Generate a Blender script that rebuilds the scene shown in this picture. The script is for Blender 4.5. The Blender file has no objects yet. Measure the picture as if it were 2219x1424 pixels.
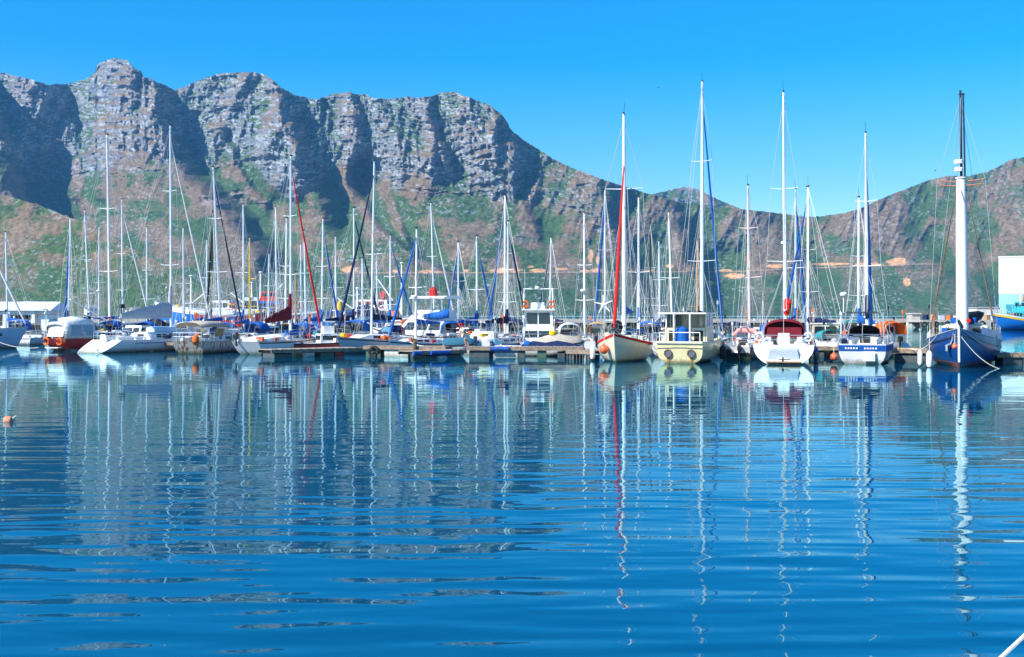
import bpy, math, random
import numpy as np
from mathutils import Vector, Matrix

# ---------------------------------------------------------------- camera, sky, sun, exposure
scene = bpy.context.scene
COL = scene.collection
FPX, HOR, CXP, CAMH = 2400.0, 682.0, 1109.5, 3.0      # focal length in photo pixels, horizon row, centre column, eye height
cam_d = bpy.data.cameras.new('camera'); cam = bpy.data.objects.new('camera', cam_d); COL.objects.link(cam)
cam.location = (0, 0, CAMH); cam.rotation_euler = (math.pi/2, 0, 0)
cam_d.sensor_width = 36.0; cam_d.lens = 36.0*FPX/2219.0
cam_d.shift_y = -(712.0-HOR)/2219.0
cam_d.clip_start = 0.1; cam_d.clip_end = 40000
scene.camera = cam

SUN_AZ, SUN_EL = math.radians(-123), math.radians(40)     # azimuth clockwise from +Y
to_sun = Vector((math.sin(SUN_AZ)*math.cos(SUN_EL), math.cos(SUN_AZ)*math.cos(SUN_EL), math.sin(SUN_EL)))
world = bpy.data.worlds.new('World'); scene.world = world; world.use_nodes = True
wn, wl = world.node_tree.nodes, world.node_tree.links
wn.clear()
sky = wn.new('ShaderNodeTexSky'); sky.sky_type = 'NISHITA'; sky.sun_disc = False
sky.sun_elevation = SUN_EL; sky.sun_rotation = SUN_AZ % (2*math.pi)
sky.altitude = 0; sky.air_density = 1.0; sky.dust_density = 0.3; sky.ozone_density = 3.0
hs = wn.new('ShaderNodeHueSaturation'); hs.inputs['Hue'].default_value = 0.5; hs.inputs['Saturation'].default_value = 1.63; hs.inputs['Value'].default_value = 1.0
bg = wn.new('ShaderNodeBackground'); bg.inputs['Strength'].default_value = 0.121
wo = wn.new('ShaderNodeOutputWorld')
wl.new(sky.outputs[0], hs.inputs['Color']); wl.new(hs.outputs[0], bg.inputs['Color']); wl.new(bg.outputs[0], wo.inputs['Surface'])

sun_d = bpy.data.lights.new('sun', 'SUN'); sun_d.energy = 5.0; sun_d.angle = math.radians(0.5); sun_d.color = (1.0, 0.95, 0.87)
sun = bpy.data.objects.new('sun', sun_d); COL.objects.link(sun); sun.location = (-200, -200, 300)
sun.rotation_euler = (-to_sun).to_track_quat('-Z', 'Y').to_euler()
vs = scene.view_settings
vs.view_transform = 'Standard'; vs.look = 'None'; vs.exposure = 0.8; vs.gamma = 1.0; vs.use_curve_mapping = False
scene.render.engine = 'CYCLES'
scene.cycles.max_bounces = 6; scene.cycles.volume_bounces = 0; scene.cycles.use_denoising = True
scene.cycles.caustics_reflective = False; scene.cycles.caustics_refractive = False

rng = random.Random(7)

# ---------------------------------------------------------------- helpers: measures, materials, meshes
def P(px, py, D):                      # world point on the sight line of a photo pixel at depth D
    return Vector(((px-CXP)*D/FPX, D, CAMH+(HOR-py)*D/FPX))
def G(px, py):                         # point on the water under a photo pixel
    return P(px, py, CAMH*FPX/(py-HOR))

MATS = {}
def nodes_of(m):
    m.use_nodes = True
    return m.node_tree.nodes, m.node_tree.links
def mat(name, col, rough=0.5, metal=0.0, var=0.12, scale=3.0, grime=0.0, rust=0.0, coat=0.0, bump=0.0, spec=0.5):
    """plain coloured surface with uneven tone, a waterline growth band (grime) and rust streaks"""
    if name in MATS: return MATS[name]
    m = bpy.data.materials.new(name); N, L = nodes_of(m)
    b = N['Principled BSDF']; b.inputs['Roughness'].default_value = rough; b.inputs['Metallic'].default_value = metal
    b.inputs['Coat Weight'].default_value = coat; b.inputs['Specular IOR Level'].default_value = spec
    tc = N.new('ShaderNodeTexCoord')
    nz = N.new('ShaderNodeTexNoise'); nz.inputs['Scale'].default_value = scale; nz.inputs['Detail'].default_value = 4
    L.new(tc.outputs['Object'], nz.inputs['Vector'])
    mr = N.new('ShaderNodeMapRange'); mr.inputs['From Min'].default_value = 0.3; mr.inputs['From Max'].default_value = 0.7
    mr.inputs['To Min'].default_value = 1-var; mr.inputs['To Max'].default_value = 1+var*0.6
    L.new(nz.outputs['Fac'], mr.inputs['Value'])
    vm = N.new('ShaderNodeVectorMath'); vm.operation = 'SCALE'; vm.inputs[0].default_value = col[:3]
    L.new(mr.outputs[0], vm.inputs['Scale'])
    out = vm.outputs[0]
    if rust or grime:
        sx = N.new('ShaderNodeSeparateXYZ'); L.new(tc.outputs['Object'], sx.inputs[0])
    if rust:
        mp = N.new('ShaderNodeMapping'); mp.inputs['Scale'].default_value = (4, 4, 0.5); L.new(tc.outputs['Object'], mp.inputs['Vector'])
        n2 = N.new('ShaderNodeTexNoise'); n2.inputs['Scale'].default_value = 1.6; n2.inputs['Detail'].default_value = 5
        L.new(mp.outputs[0], n2.inputs['Vector'])
        r2 = N.new('ShaderNodeMapRange'); r2.inputs['From Min'].default_value = 0.54 if rust < .9 else 0.47; r2.inputs['From Max'].default_value = 0.70 if rust < .9 else 0.60; r2.inputs['To Max'].default_value = rust
        L.new(n2.outputs['Fac'], r2.inputs['Value'])
        mx = N.new('ShaderNodeMix'); mx.data_type = 'RGBA'; mx.inputs[7].default_value = (0.23, 0.085, 0.025, 1)
        L.new(r2.outputs[0], mx.inputs[0]); L.new(out, mx.inputs[6]); out = mx.outputs[2]
    if grime:
        r3 = N.new('ShaderNodeMapRange'); r3.inputs['From Min'].default_value = 0.02; r3.inputs['From Max'].default_value = 0.30
        r3.inputs['To Min'].default_value = 1; r3.inputs['To Max'].default_value = 0
        n3 = N.new('ShaderNodeTexNoise'); n3.inputs['Scale'].default_value = 5; L.new(tc.outputs['Object'], n3.inputs['Vector'])
        ad = N.new('ShaderNodeMath'); ad.operation = 'MULTIPLY_ADD'; ad.inputs[1].default_value = -0.35; L.new(n3.outputs['Fac'], ad.inputs[0])
        a2 = N.new('ShaderNodeMath'); a2.operation = 'ADD'; a2.inputs[1].default_value = 0.16; L.new(sx.outputs['Z'], a2.inputs[0]); L.new(a2.outputs[0], ad.inputs[2])
        L.new(ad.outputs[0], r3.inputs['Value'])
        m3 = N.new('ShaderNodeMath'); m3.operation = 'MULTIPLY'; m3.inputs[1].default_value = grime; L.new(r3.outputs[0], m3.inputs[0])
        mx = N.new('ShaderNodeMix'); mx.data_type = 'RGBA'; mx.inputs[7].default_value = (0.09, 0.10, 0.03, 1)
        L.new(m3.outputs[0], mx.inputs[0]); L.new(out, mx.inputs[6]); out = mx.outputs[2]
    L.new(out, b.inputs['Base Color'])
    if bump:
        bp = N.new('ShaderNodeBump'); bp.inputs['Strength'].default_value = bump; bp.inputs['Distance'].default_value = 0.05
        L.new(nz.outputs['Fac'], bp.inputs['Height']); L.new(bp.outputs[0], b.inputs['Normal'])
    MATS[name] = m
    return m

class MB:
    """collects shapes, then links them as one mesh object"""
    def __init__(s): s.v, s.f = [], []
    def add(s, vs_, fs):
        o = len(s.v); s.v += [tuple(p) for p in vs_]; s.f += [tuple(i+o for i in f) for f in fs]; return s
    def box(s, c, d, rz=0.0, taper=1.0, ry=0.0):
        R = Matrix.Rotation(rz, 3, 'Z') @ Matrix.Rotation(ry, 3, 'Y'); c = Vector(c); vs_ = []
        for z in (-.5, .5):
            t = taper if z > 0 else 1.0
            for x, y in ((-.5, -.5), (.5, -.5), (.5, .5), (-.5, .5)): vs_.append(c + R @ Vector((x*d[0]*t, y*d[1]*t, z*d[2])))
        return s.add(vs_, [(0, 3, 2, 1), (4, 5, 6, 7), (0, 1, 5, 4), (1, 2, 6, 5), (2, 3, 7, 6), (3, 0, 4, 7)])
    def tube(s, pts, r, n=6):
        pts = [Vector(p) for p in pts]; m = len(pts)
        rr = [r]*m if isinstance(r, (int, float)) else list(r)
        vs_, fs = [], []
        for i, p in enumerate(pts):
            t = (pts[min(i+1, m-1)] - pts[max(i-1, 0)]).normalized()
            a = t.cross(Vector((0, 0, 1)) if abs(t.z) < 0.9 else Vector((1, 0, 0))).normalized(); b = t.cross(a)
            for k in range(n):
                w = 2*math.pi*k/n; vs_.append(p + a*math.cos(w)*rr[i] + b*math.sin(w)*rr[i])
        for i in range(m-1):
            for k in range(n): fs.append((i*n+k, i*n+(k+1) % n, (i+1)*n+(k+1) % n, (i+1)*n+k))
        fs.append(tuple(range(n))[::-1]); fs.append(tuple(range((m-1)*n, m*n)))
        return s.add(vs_, fs)
    def loft(s, rings, closed=True, caps=True):
        n = len(rings[0]); vs_ = [p for r in rings for p in r]; fs = []
        for i in range(len(rings)-1):
            for k in range(n if closed else n-1):
                fs.append((i*n+k, i*n+(k+1) % n, (i+1)*n+(k+1) % n, (i+1)*n+k))
        if caps: fs.append(tuple(range(n))[::-1]); fs.append(tuple(range((len(rings)-1)*n, len(rings)*n)))
        return s.add(vs_, fs)
    def lathe(s, prof, c=(0, 0, 0), n=14, axis='z'):
        c = Vector(c); rings = []
        for r, h in prof:
            ring = []
            for k in range(n):
                w = 2*math.pi*k/n; q = (r*math.cos(w), r*math.sin(w), h)
                ring.append(c + Vector(q if axis == 'z' else ((h, q[0], q[1]) if axis == 'x' else (q[0], h, q[1]))))
            rings.append(ring)
        return s.loft(rings)
    def slab(s, quad, t):
        """a four-cornered plate of thickness t, thickened along its own normal"""
        q = [Vector(p) for p in quad]; n = (q[1]-q[0]).cross(q[3]-q[0]).normalized()*t
        return s.add(q+[p+n for p in q], [(0, 3, 2, 1), (4, 5, 6, 7), (0, 1, 5, 4), (1, 2, 6, 5), (2, 3, 7, 6), (3, 0, 4, 7)])
    def build(s, name, material, parent=None, smooth=35, solid=0.0):
        me = bpy.data.meshes.new(name); me.from_pydata(s.v, [], s.f); me.validate(); 
        import bmesh
        bm = bmesh.new(); bm.from_mesh(me); bmesh.ops.recalc_face_normals(bm, faces=bm.faces); bm.to_mesh(me); bm.free()
        me.materials.append(material)
        if smooth: me.shade_smooth(); me.set_sharp_from_angle(angle=math.radians(smooth))
        o = bpy.data.objects.new(name, me); COL.objects.link(o)
        if parent is not None: o.parent = parent
        if solid:
            md = o.modifiers.new('thickness', 'SOLIDIFY'); md.thickness = solid; md.offset = 0
        return o
def tag(o, label=None, cat=None, group=None, kind=None):
    for k, v in (('label', label), ('category', cat), ('group', group), ('kind', kind)):
        if v: o[k] = v
    return o
def thing(name, label, cat, loc=(0, 0, 0), rz=0.0, group=None):
    o = bpy.data.objects.new(name, None); o.empty_display_size = 0.3; COL.objects.link(o)
    o.location = loc; o.rotation_euler = (0, 0, rz)
    return tag(o, label, cat, group)
def copy_tree(o, parent=None):
    c = o.copy(); COL.objects.link(c); c.parent = parent
    for ch in o.children: copy_tree(ch, c)
    return c

# ---------------------------------------------------------------- noise for the terrain
def _hash(ix, iy, seed):
    h = (ix.astype(np.int64)*374761393 + iy.astype(np.int64)*668265263 + seed*1442695041) & 0xffffffff
    h = ((h ^ (h >> 13))*1274126177) & 0xffffffff
    return ((h ^ (h >> 16)) & 0xffff)/65535.0
def vnoise(x, y, seed=0):
    xi, yi = np.floor(x), np.floor(y); fx, fy = x-xi, y-yi
    u, v = fx*fx*fx*(fx*(fx*6-15)+10), fy*fy*fy*(fy*(fy*6-15)+10)
    a, b = _hash(xi, yi, seed), _hash(xi+1, yi, seed); c, d = _hash(xi, yi+1, seed), _hash(xi+1, yi+1, seed)
    return (a*(1-u)+b*u)*(1-v)+(c*(1-u)+d*u)*v
def fbm(x, y, oct=5, seed=0, gain=0.5, ridged=False):
    s, a, t = 0, 1.0, 0
    for i in range(oct):
        n = vnoise(x*2**i+i*17.3, y*2**i-i*9.1, seed+i)
        if ridged: n = 1-np.abs(2*n-1)
        s = s+a*n; t += a; a *= gain
    return s/t
def sstep(a, b, x):
    t = np.clip((x-a)/(b-a), 0, 1); return t*t*(3-2*t)

def grid_mesh(name, X, Y, Z, material, colours=None, smooth=True):
    nr, nc = X.shape
    co = np.stack([X, Y, Z], -1).reshape(-1, 3).astype(np.float32)
    i = np.arange(nr*nc).reshape(nr, nc)
    q = np.stack([i[:-1, :-1], i[:-1, 1:], i[1:, 1:], i[1:, :-1]], -1).reshape(-1, 4).astype(np.int32)
    me = bpy.data.meshes.new(name)
    me.vertices.add(len(co)); me.vertices.foreach_set('co', co.ravel())
    me.loops.add(q.size); me.loops.foreach_set('vertex_index', q.ravel())
    me.polygons.add(len(q)); me.polygons.foreach_set('loop_start', np.arange(0, q.size, 4, dtype=np.int32))
    me.update(calc_edges=True)
    if smooth: me.shade_smooth()
    if colours is not None:
        ca = me.color_attributes.new('ground_colour', 'FLOAT_COLOR', 'POINT')
        ca.data.foreach_set('color', np.concatenate([colours.reshape(-1, 3), np.ones((nr*nc, 1))], 1).astype(np.float32).ravel())
    me.materials.append(material)
    o = bpy.data.objects.new(name, me); COL.objects.link(o)
    return o

# ---------------------------------------------------------------- mountains
def terrain_material():
    m = bpy.data.materials.new('mountain_ground'); N, L = nodes_of(m); b = N['Principled BSDF']
    b.inputs['Roughness'].default_value = 0.95; b.inputs['Specular IOR Level'].default_value = 0.1
    at = N.new('ShaderNodeVertexColor'); at.layer_name = 'ground_colour'
    tc = N.new('ShaderNodeTexCoord')
    nz = N.new('ShaderNodeTexNoise'); nz.inputs['Scale'].default_value = 0.16; nz.inputs['Detail'].default_value = 5; L.new(tc.outputs['Object'], nz.inputs['Vector'])
    mr = N.new('ShaderNodeMapRange'); mr.inputs['From Min'].default_value = 0.3; mr.inputs['From Max'].default_value = 0.7; mr.inputs['To Min'].default_value = 0.78; mr.inputs['To Max'].default_value = 1.6
    L.new(nz.outputs['Fac'], mr.inputs['Value'])
    sc = N.new('ShaderNodeVectorMath'); sc.operation = 'SCALE'; L.new(at.outputs['Color'], sc.inputs[0]); L.new(mr.outputs[0], sc.inputs['Scale'])
    L.new(sc.outputs[0], b.inputs['Base Color'])
    n2 = N.new('ShaderNodeTexNoise'); n2.inputs['Scale'].default_value = 0.06; n2.inputs['Detail'].default_value = 7; n2.inputs['Roughness'].default_value = 0.7; L.new(tc.outputs['Object'], n2.inputs['Vector'])
    bp = N.new('ShaderNodeBump'); bp.inputs['Strength'].default_value = 0.6; bp.inputs['Distance'].default_value = 7.0
    L.new(n2.outputs['Fac'], bp.inputs['Height']); L.new(bp.outputs[0], b.inputs['Normal'])
    return m
TERR = terrain_material()

SKY_MAIN = [(-1500, 330), (-900, 260), (-500, 190), (-250, 150), (-100, 142), (0, 157), (38, 165), (62, 170), (78, 176), (100, 184), (140, 182), (183, 172), (205, 158), (212, 140), (228, 130), (250, 126), (276, 130), (292, 148), (306, 154), (311, 166), (335, 176), (372, 193), (386, 194), (410, 184), (440, 170), (470, 162), (505, 157), (545, 156), (575, 162), (590, 172), (610, 190), (640, 206), (662, 211), (684, 215), (700, 211), (730, 204), (760, 199), (775, 206), (792, 204), (810, 213), (840, 215), (870, 210), (890, 209), (903, 214), (930, 210), (950, 202), (985, 198), (1020, 212), (1045, 222), (1062, 228), (1085, 246), (1102, 268), (1104, 278), (1130, 300), (1165, 322), (1200, 345), (1245, 366), (1290, 383), (1340, 400), (1400, 418), (1470, 438), (1560, 448), (1640, 457), (1700, 464), (1745, 469), (1780, 469), (1830, 461), (1865, 452), (1890, 440), (1930, 422), (1975, 405), (2010, 391), (2060, 380), (2100, 382), (2140, 372), (2180, 352), (2195, 344), (2219, 341), (2300, 328), (2420, 300), (2600, 280), (2900, 300), (3400, 360), (4000, 430)]
# spur edges: polyline of (px, py), shade width px, recess metres, recovery px
EDGES = [([(44, 90), (30, 240), (14, 330), (0, 420), (20, 500)], 130, 250, 120),
         ([(-70, 150), (-30, 260), (5, 380), (30, 480)], 60, 190, 150),
         ([(118, 170), (140, 260), (150, 330), (165, 400), (190, 470)], 36, 90, 140),
         ([(303, 150), (318, 250), (330, 300), (390, 390), (470, 460), (540, 560)], 74, 200, 260),
         ([(470, 300), (520, 370), (560, 430)], 24, 35, 90),
         ([(588, 160), (612, 260), (640, 340), (675, 420), (700, 480)], 66, 160, 150),
         ([(755, 195), (768, 260), (775, 330), (760, 400)], 34, 80, 130),
         ([(822, 205), (850, 270), (860, 300)], 26, 40, 70),
         ([(905, 205), (926, 300), (950, 345), (956, 360)], 24, 70, 80),
         ([(765, 400), (800, 470), (850, 520), (900, 560), (990, 600)], 26, 60, 130),
         ([(838, 420), (862, 480), (892, 540)], 26, 45, 110),
         ([(1045, 215), (1072, 260), (1100, 300), (1108, 350)], 46, 90, 150),
         ([(1120, 430), (1150, 470), (1168, 500)], 24, 30, 120),
         ([(1300, 460), (1350, 560), (1400, 640)], 40, 40, 200),
         ([(1425, 420), (1452, 500), (1470, 560), (1520, 640)], 50, 110, 160),
         ([(1640, 480), (1700, 540), (1720, 580)], 60, 45, 160),
         ([(1880, 430), (1905, 480), (1930, 540), (2000, 600), (2060, 660)], 110, 55, 220),
         ([(1500, 600), (1560, 690)], 30, 25, 120), ([(1720, 610), (1770, 690)], 30, 22, 130),
         ([(2080, 560), (2130, 660)], 50, 30, 200)]
CUTS = [(760, 583, 20, 8), (858, 588, 9, 4), (932, 589, 28, 3.5), (1011, 587, 5, 3), (1095, 586, 34, 6), (1165, 586, 17, 4), (1215, 583, 12, 3), (1268, 588, 14, 3), (1290, 586, 14, 4.5), (1280, 556, 5, 14), (1296, 566, 5, 10), (1392, 586, 28, 3.5), (1452, 577, 8, 4), (1505, 581, 17, 9), (1570, 587, 20, 4), (1588, 597, 22, 7), (1682, 577, 20, 5), (1800, 572, 40, 3), (1880, 573, 30, 4), (1945, 567, 22, 9), (1965, 610, 8, 9), (1150, 578, 8, 3)]

def range_mesh(name, sky, px, nrows, base_row, base_d, cliff, edges, seed, cut=True, back=260.0, rockiness=1.0, rough=1.0):
    SX, SY = zip(*sky)
    top = np.interp(px, SX, SY)
    top = top - (fbm(px/9.0, px*0+3.3, 3, seed+50)-0.5)*7*np.interp(px, [1050, 1250], [1, .35]) - (fbm(px/3.2, px*0+8.3, 2, seed+51)-0.5)*3
    t = np.linspace(0, 1, nrows)**0.95
    PY = base_row + (top[None, :]-base_row)*t[:, None]
    PX = np.repeat(px[None, :], nrows, 0)
    Ht = (base_row-top)[None, :]
    V = base_row-PY
    warp = (fbm(PX/120, PY/120, 4, seed+1)-.5)
    hf = V/Ht + warp*0.10                                  # height fraction, warped
    c0, cpx = cliff
    cm = np.interp(PX, cpx[0], cpx[1])                     # how far this column has cliffs at all
    start = c0 + (fbm(PX/70, PX*0, 3, seed+2)-.5)*0.28
    cl = sstep(start, start+0.06, hf)*cm
    strat = fbm(PX/260, (V+warp*50)/13.0, 3, seed+3)       # beds of rock and ledges
    bands = sstep(0.52, 0.64, strat)
    lowband = sstep(0.36, 0.50, hf)*bands*np.clip(cm+0.1, 0, 1)*0.55*sstep(.40, .58, fbm(PX/160, PY/60, 3, seed+4))
    cliffy = np.clip(np.maximum(cl*(0.55+0.45*bands), lowband), 0, 1)*rockiness
    cot = 1.75*(1-cliffy)+0.30*cliffy
    cot = np.where(hf < 0.2, np.maximum(cot, 1.5)*1.0, cot)
    dv = np.diff(V, axis=0, prepend=V[:1])
    Dp = base_d(px)[None, :] + np.cumsum(cot*dv, axis=0)*(base_d(px)[None, :]/FPX)*1.12
    off = np.zeros_like(Dp)
    for pts, w, dep, ell in edges:
        ys = [p[1] for p in pts]; xs = [p[0] for p in pts]
        ex = np.interp(PY, ys, xs) + warp*44 + (fbm(PX*0+3, PY/26, 3, seed+5)-.5)*16
        d = PX-ex
        fade = sstep(ys[0]-90, ys[0]-30, PY)*(1-sstep(ys[-1]-10, ys[-1]+70, PY))
        prof = np.where(d < 0, 0, np.where(d < w, sstep(0, w, d), 1-sstep(w, w+ell, d)))
        off += dep*prof*fade
    amp = sstep(0.02, 0.25, hf)
    off += amp*(fbm((PX-0.45*V)/85, PY/210, 4, seed+7, ridged=True)-.6)*-80*(0.12+0.88*sstep(.3, .75, hf))*rough
    off += amp*(fbm((PX-0.3*V)/26, PY/70, 4, seed+8, ridged=True)-.6)*-15*(0.12+0.88*sstep(.35, .75, hf))*rough
    off += cl*(fbm(PX/19, PY/42, 4, seed+9, ridged=True)-.5)*-27
    off += cl*(fbm(PX/6, PY/22, 3, seed+10, ridged=True)-.5)*-11
    off += (cliffy*9+0.8)*(fbm(PX/30, (V+warp*50)/6.5, 3, seed+11)-.5)*-3.6
    off += (fbm(PX/7, PY/6, 4, seed+12, gain=.62)-.5)*-16*(0.10+0.90*np.clip(cliffy, 0, 1))*(0.35+0.65*rough)
    D = Dp+off
    X = (PX-CXP)*D/FPX; Z = CAMH+(HOR-PY)*D/FPX
    Z[0] = -3.0
    # colours (the ground itself: rock, dry heath, green scrub, red beds, road cuts; bluish haze painted in low down)
    gy = np.gradient(D, axis=0)/(np.gradient(V, axis=0)+1e-6)
    steep = 1-sstep(0.5, 1.5, gy*FPX/D)
    curv = off-np.apply_along_axis(lambda r: np.convolve(np.pad(r, 20, mode='edge'), np.ones(41)/41, 'valid'), 1, off)
    n1 = fbm(PX/55, PY/38, 5, seed+20); n2 = fbm(PX/9, PY/6, 4, seed+21, gain=.6); n3 = fbm(PX/150, PY/90, 3, seed+22)
    brown = np.array([0.120, 0.088, 0.056]); tan = np.array([0.160, 0.120, 0.078]); green = np.array([0.034, 0.078, 0.020]); dgreen = np.array([0.018, 0.042, 0.015])
    rock = np.array([0.155, 0.175, 0.210]); prock = np.array([0.28, 0.305, 0.345]); red = np.array([0.22, 0.105, 0.080])
    def mx(a, b, k): return a*(1-k[..., None])+b*k[..., None]
    C = mx(np.broadcast_to(brown, X.shape+(3,)), np.broadcast_to(tan, X.shape+(3,)), sstep(.42, .62, n2))
    gm = sstep(.42, .545, n1*0.6+n2*0.25+n3*0.15+np.clip(curv/60, -.12, .14)+0.05*(1-hf)-0.03)
    gm = np.maximum(gm, 0.75*sstep(0.24, 0.10, hf)*sstep(.35, .55, n1))
    lowg = sstep(588, 604, PY+(n1-.5)*26) if cut else sstep(548, 600, PY+(n1-.5)*70)
    gm = np.maximum(gm, lowg*(0.35+0.65*sstep(.42, .55, n1)))
    C = mx(C, np.broadcast_to(green, C.shape), gm*0.92)
    C = mx(C, np.broadcast_to(np.array([0.032, 0.075, 0.042]), C.shape), lowg*0.35)  # bluish green paints the haze at the foot into the slope colour
    C = mx(C, np.broadcast_to(dgreen, C.shape), sstep(.56, .66, n2)*sstep(.45, .6, n1)*0.8)
    rk = np.clip(np.maximum(cl*sstep(.25, .6, steep+(n2-.5)*1.2), lowband*sstep(.4, .6, n2)*0.8) , 0, 1)
    C = mx(C, mx(np.broadcast_to(rock, C.shape), np.broadcast_to(prock, C.shape), sstep(.48, .66, n2)), rk)
    rd = lowband*sstep(.40, .55, n3)*sstep(.40, .55, n2)*(1-cl)
    C = mx(C, np.broadcast_to(red, C.shape), rd*.8)
    bl = sstep(.66, .72, fbm(PX/4.5, PY/3.5, 3, seed+30))*sstep(.40, .60, fbm(PX/60, PY/45, 3, seed+31))
    C = mx(C, np.broadcast_to(prock, C.shape), bl*.45)
    if cut:
        wob = (fbm(PX/12, PY/8, 3, seed+40)-.5)
        for cx, cy, rx, ry in CUTS:
            q = ((PX-cx)/rx)**2+((PY-cy)/ry)**2
            k = sstep(1.25, .55, q+wob*1.8)
            C = mx(C, np.broadcast_to(np.array([0.50, 0.27, 0.13]), C.shape), k*.9)
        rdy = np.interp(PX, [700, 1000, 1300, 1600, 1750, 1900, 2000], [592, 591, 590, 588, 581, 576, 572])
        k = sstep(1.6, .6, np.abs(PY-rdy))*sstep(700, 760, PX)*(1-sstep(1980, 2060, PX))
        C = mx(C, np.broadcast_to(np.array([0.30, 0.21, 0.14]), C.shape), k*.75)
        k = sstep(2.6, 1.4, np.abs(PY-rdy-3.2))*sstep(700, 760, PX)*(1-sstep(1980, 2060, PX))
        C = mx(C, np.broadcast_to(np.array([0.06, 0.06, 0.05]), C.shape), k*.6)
    # far side, so that the ridge is a body
    Xb, Db, Zb, Cb = X[-1:], D[-1:], Z[-1:], C[-1:]
    Xs, Ds, Zs, Cs = [X], [D], [Z], [C]
    for k, (dd, zf) in enumerate(((25, .985), (back*0.5, .86), (back*1.6, .55), (back*3.5, .0))):
        Dk = Db+dd; Xs.append((PX[-1:]-CXP)*Dk/FPX); Ds.append(Dk); Zs.append(Zb*zf-(3 if k == 3 else 0)); Cs.append(Cb)
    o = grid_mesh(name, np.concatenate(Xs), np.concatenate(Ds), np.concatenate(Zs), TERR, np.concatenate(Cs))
    return o

def cols(a, b, step, lo, hi, coarse=16.0):
    return np.concatenate([np.arange(lo, a, coarse), np.arange(a, b, step), np.arange(b, hi, coarse)])
def bd_main(px): return np.interp(px, [-1500, -200, 0, 400, 900, 1300, 1700, 2000, 2300, 4000], [2200, 1950, 1900, 1800, 1720, 1760, 1980, 1940, 1850, 1500])
main = range_mesh('mountain', SKY_MAIN, cols(-60, 2280, 2.1, -1500, 4000), 470, 686.0, bd_main,
                  (0.60, ([-600, 1080, 1230, 1400, 2100, 2250, 3000], [1, 1, .55, .15, .12, .35, .4])), EDGES, 11)
tag(main, 'rugged mountain range with grey cliff tops above brown and green slopes', kind='structure')
knob = range_mesh('mountain_knob', [(1300, 470), (1380, 425), (1420, 420), (1450, 412), (1482, 405), (1510, 408), (1540, 425), (1575, 440), (1605, 452), (1680, 475), (1740, 500)],
                  cols(1380, 1640, 2.6, 1300, 1740, 8), 90, 560.0, lambda px: px*0+3000.0, (0.75, ([0, 3000], [.7, .7])), [([(1500, 400), (1530, 440)], 40, 60, 100)], 31, cut=False)
tag(knob, 'rocky knob rising behind the saddle of the range', kind='structure')
near = range_mesh('hillside', [(-1600, 330), (-900, 330), (-400, 370), (-150, 395), (0, 421), (40, 432), (90, 446), (130, 462), (170, 478), (230, 505), (290, 540), (340, 566), (400, 600), (450, 632), (520, 668), (560, 684)],
                  cols(-60, 560, 2.1, -1600, 561), 210, 686.5, lambda px: np.interp(px, [-1600, 0, 560], [1500, 1180, 1000]), (1.2, ([0, 3000], [0.0, 0.0])), [], 57, cut=False, back=120, rough=0.25)
tag(near, 'stony brown hillside spur with green scrub at its foot', kind='structure')

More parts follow.
